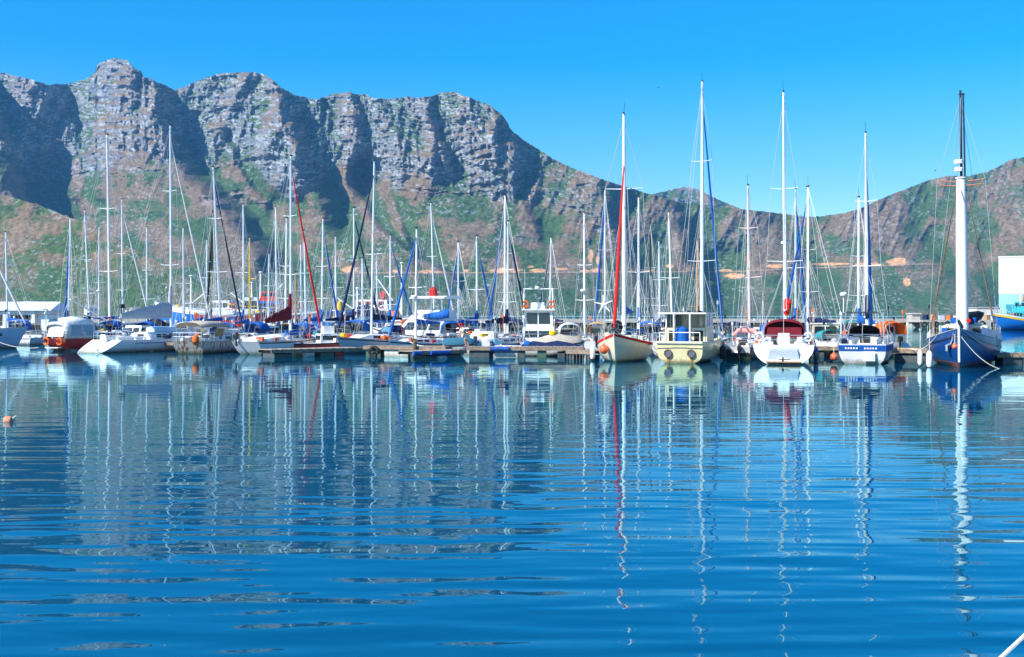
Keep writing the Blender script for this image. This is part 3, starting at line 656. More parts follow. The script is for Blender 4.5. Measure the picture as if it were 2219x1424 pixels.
for a, b in ((.55, 1.75), (1.85, 3.0)):
    q = [Vector((x0+a, -1.33, z+.22)), Vector((x0+b, -1.41, z+.22)), Vector((x0+b-.05, -1.32, z+1.12)), Vector((x0+a+.05, -1.25, z+1.1))]
    MB().slab(q, .02).build('vinyl_window', CLEARP, r, smooth=0)
MB().slab([Vector((x1-.52, -1.05, z+1.38)), Vector((x1+.15, -1.0, z+.62)), Vector((x1+.15, 1.0, z+.62)), Vector((x1-.52, 1.05, z+1.38))], .02).build('vinyl_window', CLEARP, r, smooth=0)
for sd in (1, -1): lifebuoy(r, h.edge(.0, sd, .45, -.25)+Vector((-.10, 0, 0)), CV['orange'], 'x', .27)
MB().box((x0-.05, 0, .28), (.5, 1.4, .06)).build('swim_platform', WHITEP, r)
wind_generator(r, h.edge(.02, 1, .1), 2.3)
c = Vector((h.x(.44, 1), -.75, h.sheer(.44)+.15)); m = MB()
for k in range(3): m.tube([c+Vector((-.55, .1*k, .12*k)), c+Vector((0, .1*k, .16+.12*k)), c+Vector((.55, .1*k, .12*k))], [.10, .16, .10], 8)
m.build('yellow_raft_bag', CV['yellow'], r)
m = MB(); m.box((x0+.1, .9, z+2.0), (.9, 1.3, .04)); m.build('solar_panel', GLASS, r)
MB().tube([(x0+.1, .9, z), (x0+.1, .9, z+2.0)], .025).build('panel_post', STEEL, r)

# white yacht with open scooped stern and folded pale sail on the boom
loc, yaw = front(232, 764, 371, .57, 12.6, 'stern', 62)
r, h, zt = sloop('sailing_yacht', 'white yacht with scooped open stern and pale grey sail stacked on its boom', loc, yaw, local_tip(loc, yaw, 369, 272), L=12.6, B=3.9, hull='white', stripe=None, boot=None, mastc='alu', cover='grey', genoa='white', seed=3,
                 hullkw=dict(fs=1.0, fb=1.35, srake=-1.9, w0=.80, rake=.9), rigkw=dict(r=.11, spreaders=(.32, .68), sp_len=1.0, boom=.46, cover_h=1.35, boom_h=1.3, boom_rise=-.15, gen_r=.085), well=(.03, .28), wheel=True, gear=10)
m = MB(); xx = h.x(0, 1)
m.loft([[Vector((xx-1.62, y, .30)) for y in (-.55, .55)]+[Vector((xx-1.62, y, .18)) for y in (.55, -.55)], [Vector((xx-.05, y, .34)) for y in (-.7, .7)]+[Vector((xx-.05, y, .18)) for y in (.7, -.7)]]); m.build('stern_step', DECK, r)
MB().loft([[Vector((xx-.30-.35*k, y*(1-.1*k), z)) for y, z in ((-.34, 1.0+.55*k), (-.24, 1.02+.75*k+.12), (.24, 1.02+.75*k+.12), (.34, 1.0+.55*k), (.3, .42), (-.3, .42))] for k in (0, .4)]).build('boarding_ladder_box', WHITEP, r)
h.band(-.30, -.24, t0=.12, sides=(-1, 1)).build('stripe', CV['blue'], r)
m = MB(); a = Vector((h.x(.36, 1), -.2, zt(.40))); m.loft([[a+Vector((x, .72*s_*y, zz)) for y, zz in ((1, 0), (.9, .3), (0, .42), (-.9, .3), (-1, 0))] for x, s_ in ((0, .7), (.5, 1), (2.2, 1), (3.1, .35))]); m.build('upturned_tender', H['pale_blue'], r)
MB().box((h.x(.12, 1), 0, h.sheer(.1)+2.7), (.55, .4, .34), taper=.7).tube([(h.x(.12, 1), 0, h.sheer(.1)), (h.x(.12, 1), 0, h.sheer(.1)+2.6)], .04).build('radar_pole', BLACKP, r)

# rust-streaked white sloop with beige awning
loc, yaw = front(405, 767, 479, .57, 9.8, 'stern', 76)
r, h, zt = sloop('sailing_yacht', 'rust-streaked white sloop with beige canvas awning over its cockpit', loc, yaw, local_tip(loc, yaw, 462, 362), L=9.8, B=3.1, hull='rusty', stripe=None, boot=None, mastc='alu', cover='blue', genoa='navy', seed=4,
                 hullkw=dict(fs=1.0, fb=1.3, srake=.55, w0=.80, dip=.1), rigkw=dict(r=.10, spreaders=(.37, .69), boom=.30, cover_h=.34, gen_r=.075), gear=11, well=(.05, .30))
rings = [[Vector((h.x(t, 1), w*math.cos(math.pi*k/8), h.sheer(.2)+zz+.45*math.sin(math.pi*k/8)**.7)) for k in range(9)] for t, w, zz in ((.02, 1.05, 1.02), (.2, 1.2, 1.12), (.38, 1.2, 1.08), (.56, .75, .95))]
MB().loft(rings, closed=False, caps=False).build('awning', CV['beige'], r, smooth=60, solid=.025)
m = MB()
for t, w in ((.03, 1.05), (.36, 1.2)):
    for sd in (1, -1): m.tube([Vector((h.x(t, 1), sd*w, h.sheer(.2)-.02)), Vector((h.x(t, 1), sd*w, h.sheer(.2)+1.1))], .022, 5)
m.build('awning_frame', STEEL, r)
MB().slab([Vector((h.x(.22, 1), -1.22, h.sheer(.2)+.35)), Vector((h.x(.37, 1), -1.22, h.sheer(.2)+.35)), Vector((h.x(.37, 1), -1.22, h.sheer(.2)+.95)), Vector((h.x(.22, 1), -1.22, h.sheer(.2)+.95))], .02).build('awning_side', CV['tan'], r, smooth=0)
c = h.edge(.01, -1, .55, .1); MB().lathe([(.05, -.3), (.24, -.18), (.27, .05), (.2, .28), (.05, .36)], c, 10).build('orange_bag', CV['orange'], r)
h.band(-.10, .03, off=.02, t0=0, t1=.99).build('rubbing_strake', TEAK, r)
m = MB(); a = Vector((h.x(.60, 1), -.2, zt(.60)+.02)); m.loft([[a+Vector((x, .6*s_*y, zz)) for y, zz in ((1, .0), (.9, .28), (0, .38), (-.9, .28), (-1, .0))] for x, s_ in ((0, .75), (.4, 1), (1.6, .95), (2.2, .3))]); m.build('upturned_dinghy', H['white'], r)

# white sloop with maroon sail cover and red furled headsail
loc, yaw = front(530, 769, 630, .57, 10.0, 'stern', 64)
r, h, zt = sloop('sailing_yacht', 'white sloop with sagging maroon sail cover and red furled headsail', loc, yaw, local_tip(loc, yaw, 630, 338), L=10.0, B=3.2, hull='white', stripe='maroon', boot='red', mastc='alu', cover='maroon', genoa='red', seed=5,
                 hullkw=dict(fs=1.0, fb=1.4, srake=.75, w0=.76), rigkw=dict(r=.105, spreaders=(.33, .66), boom=.33, cover_h=1.0, boom_h=1.25, boom_rise=-.35, gen_r=.085, furl_top=.95), gear=13, well=(.10, .32))
MB().loft([[Vector((h.x(t, 1), y*w, h.sheer(t)+z)) for y, z in ((1, -.02), (.95, .35*k), (.6, .5*k), (0, .56*k), (-.6, .5*k), (-.95, .35*k), (-1, -.02))] for t, w, k in ((.012, 1.05, .3), (.10, 1.15, .5), (.22, 1.2, .75), (.34, 1.1, .85))]).build('cockpit_cover', CV['white'], r, smooth=50)
outboard(r, h.edge(.0, 1, .5, .15)+Vector((-.1, 0, 0)))
m = MB()
for q in ((.45, -.6), (.62, -.5)): m.loft([[Vector((h.x(q[0], 1)+x, q[1]+y, zt(.5)-.1+z*(1.2-.2*x))) for y, z in ((-.35, 0), (-.3, .3), (.3, .3), (.35, 0))] for x in (0, 1.1)])
m.build('blue_sail_bags', CV['blue'], r)

# cream double-ender with red rail
loc, yaw = front(1330, 787, 1352, .45, 10.5, 'stem', -104)
r, h, zt = sloop('double_ended_yacht', 'cream double-ended cruising yacht with red rail and red furled headsail', loc, yaw, local_tip(loc, yaw, 1352, 247), L=10.5, B=3.6, hull='cream', stripe=None, boot='green', mastc='white', cover='blue', genoa='red', seed=6,
                 hullkw=dict(fs=1.25, fb=1.85, dip=.22, rake=.75, srake=.5, double=True, depth=.5, mastat=.55, p=1.35, bluff=1.6), rigkw=dict(r=.14, spreaders=(.66,), sp_len=1.25, boom=.42, cover_h=.55, boom_h=1.5, gen_r=.105, furl_top=.78, stern_t=.0), gear=16, well=(.10, .28), cabin_mat=CREAMP, cab=(.30, .72))
h.band(-.17, -.02, off=.035, t0=.01, t1=.992).build('rubbing_rail', CV['red'], r)
h.band(-.02, .16, off=.02, t0=.01, t1=.992).build('bulwark', CREAMP, r)
wind_generator(r, h.edge(.70, -1, .3), 2.2)
bx = h.x(1, 1); MB().tube([Vector((bx-.9, .18, h.sheer(1)+.12)), Vector((bx+.75, .1, h.sheer(1)+.32))], [.09, .06]).build('bowsprit', BLACKP, r)
MB().loft([[Vector((bx-1.5-.5*k, .35*math.cos(w)*s_, h.sheer(.9)+.55+.45*math.sin(w)*s_)) for w in [2*math.pi*j/8 for j in range(8)]] for k, s_ in ((-1.2, .35), (-.4, .9), (.6, 1), (1.6, .5))]).build('headsail_bag', CV['black'], r)
p0 = h.ptz(.80, 1.15, 1, .012); p1 = h.ptz(.73, 1.12, 1, .012)
for k in range(7):
    t = .60-.010*k; MB().slab([h.ptz(t, 1.02, 1, .012), h.ptz(t-.006, 1.02, 1, .012), h.ptz(t-.006, 1.09, 1, .012), h.ptz(t, 1.09, 1, .012)], .004).build('name_mark', BLACKP, r, smooth=0)

# pale pinkish-masted yacht between the work boat and the stern of the red-hooded yacht
loc = P(1624, 700, 79); loc.z = 0
r, h, zt = sloop('sailing_yacht', 'small white yacht with pale pink mast and pink rolled awning beside the cream work boat', loc, math.radians(66), local_tip(loc, math.radians(66), 1621, 402), L=8.2, B=2.8, hull='white', stripe='navy', mastc='pink', cover=None, seed=7,
                 rigkw=dict(r=.10, spreaders=(.40, .72), boom=.34, bare=True, boom_h=.9), gear=11, hullkw=dict(fs=.85, fb=1.2))
a = Vector((h.x(.45, 1), 0, zt(.45)+.35)); MB().tube([a+Vector((-.6, -1.0, -.2)), a+Vector((0, -.55, .28)), a+Vector((0, .55, .28)), a+Vector((-.6, 1.0, -.2))], [.1, .17, .17, .1], 8).build('rolled_awning', mat('pink_canvas', (.75, .33, .30), .85), r)

# white yacht, stern to the quay, maroon hood
loc, yaw = front(1698, 789, 1702, .57, 11.4, 'stern', 75)
r, h, zt = sloop('sailing_yacht', 'broad white yacht with maroon spray hood and red bagged sail on the mast', loc, yaw, local_tip(loc, yaw, 1698, 200), L=11.4, B=3.85, hull='white', stripe='navy', mastc='white', cover=None, seed=8,
                 hullkw=dict(fs=1.15, fb=1.45, srake=-.95, w0=.93, depth=.3, p=1.3, q=2.1), rigkw=dict(r=.115, spreaders=(.30, .60), sp_len=1.15, boom=.30, bare=True, boom_h=1.6, radar=True), well=(.015, .30), wheel=True, gear=10)
hx = h.x(.30, 1); hz_ = h.sheer(.3)+.45
arch_shell([hx-1.15, hx-.5, hx+.4, hx+1.3], [1.22, 1.25, 1.22, 1.1], [1.0, 1.14, 1.05, .08], hz_, n=13).build('sprayhood', CV['maroon'], r, smooth=60, solid=.03)
MB().slab([Vector((hx-1.1, -1.1, hz_)), Vector((hx-1.1, -1.02, hz_+.62)), Vector((hx-1.1, 1.02, hz_+.62)), Vector((hx-1.1, 1.1, hz_))], .02).build('hood_curtain', CV['maroon'], r, smooth=0)
m = MB()
m.loft([[Vector((-.12, -.10+.24*s_*math.cos(w)*(1+.18*math.sin(5*z+w)), zt(.57)+z-.1)) + Vector((.2*s_*math.sin(w)*(1+.2*math.sin(7*z)), 0, 0)) for w in [2*math.pi*k/9 for k in range(9)]] for z, s_ in ((1.35, .5), (1.5, .85), (1.7, 1.0), (1.85, 1.2), (2.0, 1.05), (2.15, 1.25), (2.3, 1.1), (2.42, .7), (2.48, .3))]); m.build('red_sail_bag', CV['red'], r)
xs = h.x(0, 1); a = xs-.78
MB().box((a-.18, 0, .17), (.55, 2.0, .06)).build('teak_platform', TEAK, r)
MB().loft([[Vector((a+.06, y, z)) for y, z in ((-.95, .28), (-.8, .85), (.8, .85), (.95, .28))], [Vector((xs+.02, y, z)) for y, z in ((-1.05, .28), (-.85, 1.05), (.85, 1.05), (1.05, .28))]]).build('stern_recess_panel', mat('recess_shade_gelcoat', (.40, .46, .52), .4, var=.1), r)  # blue-grey puts the shade of the stern recess into the panel colour
MB().box((h.x(.305, 1)-1.12, 0, h.sheer(.3)+.15), (.05, .7, .95)).build('companionway_shade', DARKIN, r, smooth=0)  # thin dark sheet stands for the shade under the hood
for k in range(2): MB().box((a+.12+.28*k, .0, .36+.30*k), (.30, .62-.1*k, .05)).build('stern_step', DECK, r)
MB().loft([[Vector((xs+.9+x, y*s_, h.sheer(.1)-.42+z)) for y in (-.34, .34) for z in ((0,) if y < 0 else (0,))]+[Vector((xs+.9+x, .34*s_, h.sheer(.1)+.72)), Vector((xs+.9+x, -.34*s_, h.sheer(.1)+.72))] for x, s_ in ((0, 1), (.5, .9))]).build('helm_console', WHITEP, r)
for sd in (1, -1):
    MB().loft([[Vector((h.x(t, 1), sd*y, h.sheer(t)+z)) for y, z in ((.72, -.02), (.78, .42*k), (1.1, .45*k), (1.5*q, .02))] for t, k, q in ((.02, .4, .95), (.12, 1, .98), (.30, 1.25, 1))]).build('cockpit_coaming', CABIN, r)
    lifebuoy(r, h.edge(.03, sd, .35, .5), CV['white'], 'x', .24)
MB().tube([Vector((a-.3, .02, -.2)), Vector((a-.3, .02, .45))], [.07, .05]).build('rudder_stock', BLACKP, r)

# white yacht with blue sheer band
loc, yaw = front(1868, 789, 1879, .57, 10.2, 'stern', 66)
r, h, zt = sloop('sailing_yacht', 'white yacht with broad blue band round its stern and black arched hood', loc, yaw, local_tip(loc, yaw, 1876, 288), L=10.2, B=3.3, hull='white', stripe=None, boot='navy', mastc='white', cover='navy', genoa='blue', seed=9,
                 hullkw=dict(fs=1.2, fb=1.45, srake=.35, w0=.84, depth=.35), rigkw=dict(r=.10, spreaders=(.34, .66), boom=.3, cover_h=.75, gen_r=.17, furl_top=.84, boom_h=1.2), spray='black', gear=14, well=(.05, .30))
h.band(-.42, -.06, off=.012, t0=.0, t1=.99).build('blue_band', CV['blue'], r)
q = [h.ptz(0, h.sheer(0)-.42, -1, -.02), h.ptz(0, h.sheer(0)-.42, 1, -.02), h.ptz(0, h.sheer(0)-.06, 1, -.02), h.ptz(0, h.sheer(0)-.06, -1, -.02)]
MB().slab([v+Vector((-.004, 0, 0)) for v in q], -.01).build('stern_band', CV['blue'], r, smooth=0)
for k in range(12):
    if k in (5, 6): continue
    y = .95-.16*k; xk = h.x(0, .8)-.022; MB().box((xk-.004, y, h.sheer(0)-.25), (.012, .09, .10)).build('name_mark', WHITEP, r, smooth=0)
MB().slab([Vector((h.x(0, .5)-.05, -.75, .18)), Vector((h.x(0, .5)-.05, -.05, .18)), Vector((h.x(0, .8)-.05, -.05, .78)), Vector((h.x(0, .8)-.05, -.75, .78))], -.03).build('boarding_ladder', DECK, r, smooth=0)
m = MB(); gx = h.x(.02, 1)
for sd in (1, -1): m.tube([Vector((gx, sd*1.25, h.sheer(0))), Vector((gx+.1, sd*1.2, h.sheer(0)+1.9))], .03, 6)
m.tube([Vector((gx+.1, -1.2, h.sheer(0)+1.9)), Vector((gx+.1, 1.2, h.sheer(0)+1.9))], .03, 6); m.build('stern_gantry', STEEL, r)
MB().box((gx+.15, 0, h.sheer(0)+1.96), (.7, 1.9, .04)).build('solar_panel', GLASS, r)
MB().lathe([(.03, -1.0), (.03, .0), (.2, .02), (.23, .12), (.15, .22), (.02, .24)], Vector((gx+.1, 1.1, h.sheer(0)+2.95)), 10).build('radar_dome', WHITEP, r)

# cream work boat with wheelhouse
yaw = math.radians(70); c = G(1472, 788); L = 9.5
r = thing('work_boat', 'cream steel work boat with open-backed wheelhouse and two rusty stern ports', 'work boat', c, yaw)
h = Hull(L, 3.15, 1.35, 1.75, dip=.05, w0=.90, rake=.9, srake=.25, depth=.28, p=1.05, q=5.0, mastat=0.0, bluff=2.6)
h.shell(MB()).build('hull', H['yellow'], r, smooth=30)
h.deck(None, dz=-.38, cw=.4).build('deck', DECK, r, smooth=0)
h.band(-.14, .02, off=.04, t0=.0, t1=.99).build('rubbing_rail', CREAMP, r)
q = .0
MB().box((h.x(0, 1)-.03, 0, h.sheer(0)-.05), (.09, h.hb(0)*2.02, .12)).build('stern_rail_cap', CREAMP, r)
for y in (.72, -.72):
    m = MB(); c0 = Vector((h.x(0, .55)-.03, y, .62)); m.tube([c0+Vector((0, .22*math.cos(w), .22*math.sin(w))) for w in [2*math.pi*k/14 for k in range(15)]], .05, 6)
    o = m.build('stern_port', mat('rusty_iron', (.16, .10, .075), .8, var=.4, scale=9), r)
    MB().lathe([(.21, -.01), (.21, .015), (.05, .03)], c0, 14, 'x').build('port_glass', mat('dull_glass', (.10, .12, .16), .3, var=.4, scale=12), o)
    MB().slab([c0+Vector((.055, -.10, -.24)), c0+Vector((.055, .10, -.24)), c0+Vector((.13, .05, -.56)), c0+Vector((.13, -.05, -.56))][::-1], .004).build('rust_streak', mat('rust_stain', (.50, .22, .05), .9, var=.4, scale=6), o, smooth=0)
dk = h.sheer(.3)-.38; wx0, wx1, ww = 2.1, 4.6, 1.28
m = MB()
for sd in (1, -1): m.box(((wx0+wx1)/2, sd*ww, dk+.65), (wx1-wx0, .07, 1.3))
m.box((wx1, 0, dk+.65), (.07, ww*2-.08, 1.3)); m.build('wheelhouse_lower', CREAMP, r, smooth=0)
m = MB()
for y in (-1.22, -.5, .5, 1.22): m.box((wx1-.02, y, dk+1.68), (.08, .09, .8))
for sd in (1, -1):
    for x in (wx0+.05, (wx0+wx1)/2): m.box((x, sd*(ww-.015), dk+1.68), (.10, .07, .8))
m.build('window_posts', WHITEP, r, smooth=0)
for y0, y1 in ((-1.16, -.56), (-.44, .44), (.56, 1.16)): MB().box((wx1-.02, (y0+y1)/2, dk+1.68), (.02, y1-y0, .78)).build('window', CLEARP, r, smooth=0)
for sd in (1, -1):
    MB().box(((wx0+wx1)/2-.6, sd*(ww-.015), dk+1.68), (1.05, .02, .78)).build('window', CLEARP, r, smooth=0)
    MB().box(((wx0+wx1)/2+.6, sd*(ww-.015), dk+1.68), (1.0, .02, .78)).build('window', CLEARP, r, smooth=0)
rf = MB().box(((wx0+wx1)/2-.55, 0, dk+2.12), (4.1, 3.0, .09)).build('wheelhouse_roof', WHITEP, r, smooth=0)
MB().tube([(wx1-.6, .6, dk+2.15), (wx1-.6, .6, dk+3.2)], .02).lathe([(.1, 0), (.1, .1), (.02, .16)], (wx0+1, 0, dk+2.16), 8).build('roof_aerial', BLACKP, rf)
m = MB()
for y in (-.62, .62): m.box((wx0+.04, y*1.25, dk+.6), (.06, .85, 1.2))
m.build('aft_bulkhead', CREAMP, r, smooth=0)
for y in (-.80, .82): MB().box((wx0-.005, y, dk+.70), (.04, .56, .66)).build('bulkhead_shade_panel', DARKIN, r, smooth=0)  # dark plates paint the shade behind the aft wall
m = MB()
for y in (-.55, .45): m.tube([(.55, y, dk), (.55, y, dk+2.1)], .055, 7)
m.build('roof_post', WHITEP, r)
m = MB(); m.tube([(.12, -1.25, h.sheer(0)+.55), (.12, 1.25, h.sheer(0)+.55)], .03, 6)
for y in (-1.25, 1.25): m.tube([(.12, y, h.sheer(0)-.05), (.12, y, h.sheer(0)+.55)], .03, 6)
m.build('stern_handrail', WHITEP, r)
MB().lathe([(.28, 0), (.42, .15), (.44, .7), (.36, 1.15), (.15, 1.3)], (1.1, .05, dk), 12).build('blue_barrel_cover', CV['blue'], r)
m = MB(); 
for k in range(5): m.tube([(.75, .55-.16*k, dk+.95), (.75, .50-.16*k, dk+.3)], .015, 4)
m.build('hose_bundle', CV['teal'], r)
rr = random.Random(3); gear_pile(r, h, rr, .5, .95, 9)
MB().box((wx1+1.2, .1, dk+.35), (1.3, 1.3, .7), taper=.85).build('fore_hatch', CREAMP, r)
MB().tube([(wx1+1.9, 0, dk), (wx1+1.9, 0, dk+2.3)], .06).tube([(wx1+1.9, 0, dk+1.2), (wx1+.2, -.3, dk+2.6)], .04).build('derrick', BLACKP, r)
rails(r, h, .55, .93, .7, 5, True, False)

# blue gaff ketch, bow towards the camera
loc, yaw = front(2078, 798, 2086, .40, 14.0, 'stem', -113)
root = r = thing('wooden_ketch', 'blue wooden ketch with white raised rails, stout white mast and rope ladders', 'sailboat', loc, yaw)
h = Hull(14.0, 4.3, 1.35, 2.25, dip=.15, w0=.7, rake=.55, srake=.8, depth=.6, p=1.2, q=3.0, mastat=.60, bluff=1.75)
h.shell(MB()).build('hull', H['blue'], r, smooth=35)
h.band(-.1, .26, rel=False, off=.012, t1=.97).build('boot_top', mat('antifouling_red', (.36, .08, .035), .7, var=.3), r)
h.band(-.02, .07, off=.05, t0=0, t1=.995).build('cap_rail', WHITEP, r)
h.band(-.42, -.34, off=.035, t0=0, t1=.99).build('rubbing_strake', H['navy'], r)
h.deck(None, dz=-.45, cw=.5).build('deck', TEAK, r, smooth=0)
MB().tube([h.pt(.9995, .25, 1)+Vector((.03, 0, 0)), h.pt(.9995, 1, 1)+Vector((.06, 0, .15))], .07).build('stem_post', WHITEP, r)
dz = h.sheer(.5)-.45
m = MB(); m.loft([[Vector((x, w*y, dz+z)) for y, z in ((1, 0), (.97, hh), (.5, hh+.12), (-.5, hh+.12), (-.97, hh), (-1, 0))] for x, w, hh in ((-5.5, 1.35, 1.35), (-1.2, 1.45, 1.35), (-.9, 1.4, 1.25))]); m.build('deckhouse', CREAMP, r)
for y in (-.85, .85): MB().box((-.86, y, dz+.95), (.05, .62, .48)).build('window', GLASS, r, smooth=0)
for sd in (1, -1):
    for x in (-2.0, -3.1, -4.2): MB().box((x, sd*1.425, dz+.85), (.62, .04, .45)).build('window', GLASS, r, smooth=0)
MB().loft([[Vector((2.0, y*.9, dz+z)) for y, z in ((1, 0), (.95, .45), (-.95, .45), (-1, 0))], [Vector((3.6, y*.6, h.sheer(.85)-.45+z)) for y, z in ((1, 0), (.95, .4), (-.95, .4), (-1, 0))]]).build('fore_hatch', CREAMP, r)
tipl = local_tip(loc, yaw, 2081, 196); mz = dz
def mp(f): return Vector((0, 0, mz))+(tipl-Vector((0, 0, mz)))*f
MB().tube([mp(0), mp(.45), mp(.66)], [.36, .33, .27], 12).build('mast', WHITEP, r)
top = MB().tube([mp(.62)+Vector((.12, 0, 0)), mp(1)], [.10, .065], 8).build('topmast', BLACKP, r)
MB().tube([mp(.64)+Vector((-.1, .22, 0)), mp(.985)+Vector((-.02, .16, 0))], .05, 6).tube([mp(.985)+Vector((0, -.1, 0)), mp(.985)+Vector((0, .25, 0))], .05, 6).build('topmast_brace', BLACKP, top)
MB().lathe([(.3, 0), (.34, .05), (.34, .12), (.1, .14)], mp(.655), 12).lathe([(.28, 0), (.28, .2), (.22, .24)], mp(.715)+Vector((.15, -.12, 0)), 10).lathe([(.26, 0), (.26, .2), (.2, .24)], mp(.685)+Vector((.15, -.12, 0)), 10).build('mast_cap', WHITEP, r)
for dzz, ln in ((.645, 1.35), (.628, 1.25)):
    for sd in (1, -1): MB().tube([mp(dzz), mp(dzz)+Vector((.05, sd*ln, .1))], [.05, .03], 6).build('crosstree', mat('red_brown_paint', (.45, .16, .10), .6), r)
wr_ = MB(); lad = []
for sd in (1, -1):
    e = h.hb(.62)*1.0; a0, a1, a2 = Vector((-2.1, sd*e, h.sheer(.48))), Vector((-.9, sd*e, h.sheer(.55))), Vector((.35, sd*e*.97, h.sheer(.62)))
    tp = mp(.63)+Vector((0, sd*.25, 0)); lm = MB()
    for a in (a0, a1, a2): lm.tube([a, tp], .024, 5)
    for k in range(1, 26):
        f = k/27; lm.tube([a0+(tp-a0)*f, a2+(tp-a2)*f], .02, 4)
    lm.build('ratline_ladder', mat('tarred_rope', (.20, .13, .08), .9, var=.3), r)
    wr_.tube([a1, mp(.645)+Vector((.05, sd*1.35, .1)), mp(.97)], .012, 4); wr_.tube([a0+Vector((-1.2, 0, 0)), mp(.96)], .012, 4)
wr_.build('shroud', WIRE, r)
MB().tube([Vector((h.x(1, 1)+.0, 0, h.sheer(1))), mp(.64)], .025, 5).tube([Vector((h.x(1, 1)+1.3, 0, h.sheer(1)+.45)), mp(.98)], .014, 4).build('forestay', WIRE, r)
MB().tube([Vector((h.x(.93, 1), .1, h.sheer(1)+.05)), Vector((h.x(1, 1)+1.4, 0, h.sheer(1)+.5))], [.13, .08], 8).build('bowsprit', mat('grey_wood', (.30, .27, .24), .8, var=.3), r)
MB().tube([mp(.08)+Vector((-.4, 0, 0)), mp(.08)+Vector((-5.0, .9, .55))], [.12, .1]).build('boom', WOODP, r)
rings = []
for i in range(9):
    f = i/8; c = mp(.08)+Vector((-.5-4.2*f, .8*f, .35+.4*f)); hh = .55*(1-.5*f); rings.append([c+Vector((0, .3*math.sin(w), hh*math.cos(w))) for w in [2*math.pi*k/8 for k in range(8)]])
MB().loft(rings).build('furled_mainsail', CV['black'], r)
MB().tube([(-6.2, 0, dz), (-6.2, 0, dz+6.5)], [.13, .08]).build('mizzen_mast', WOODP, r)
MB().loft([[Vector((x, .8*y, dz+1.5+z)) for y, z in ((1, 0), (.9, .35), (-.9, .35), (-1, 0))] for x in (-3.2, -1.7)]).build('blue_deck_cover', CV['blue'], r)
MB().loft([[Vector((x, .5*y, dz+.2+z)) for y, z in ((1, 0), (.8, .9), (-.8, .9), (-1, 0))] for x in (-.35, .5)]).build('winch_cover', CV['blue'], r)
for sd, t in ((1, .83), (-1, .70)): MB().slab([h.edge(t-.28, sd, -.045, -.02), h.edge(t, sd, -.045, -.02), h.edge(t, sd, -.03, .42), h.edge(t-.28, sd, -.03, .42)], .03).build('bulwark_board', WHITEP if sd < 0 else H['bright_blue'], r, smooth=0)
rails(r, h, .03, .72, .85, 9, False, True)
MB().tube([h.edge(.96, -1, .1, .1)+Vector((0, 0, 0)), h.ptz(.95, 1.35, -1, .1), h.ptz(.93, 1.2, -1, .25)], .06).box(h.ptz(.93, 1.1, -1, .22), (.4, .1, .35)).build('anchor', mat('galvanised', (.38, .40, .42), .6, .4), r)
gear_pile(r, h, random.Random(12), .05, .9, 18)
for k in range(4): p = h.ptz(.60-.018*k, 1.15, 1, .015); MB().box(p, (.16, .03, .16)).build('name_mark', WHITEP, r, smooth=0)
KETCH = (loc, yaw, h)
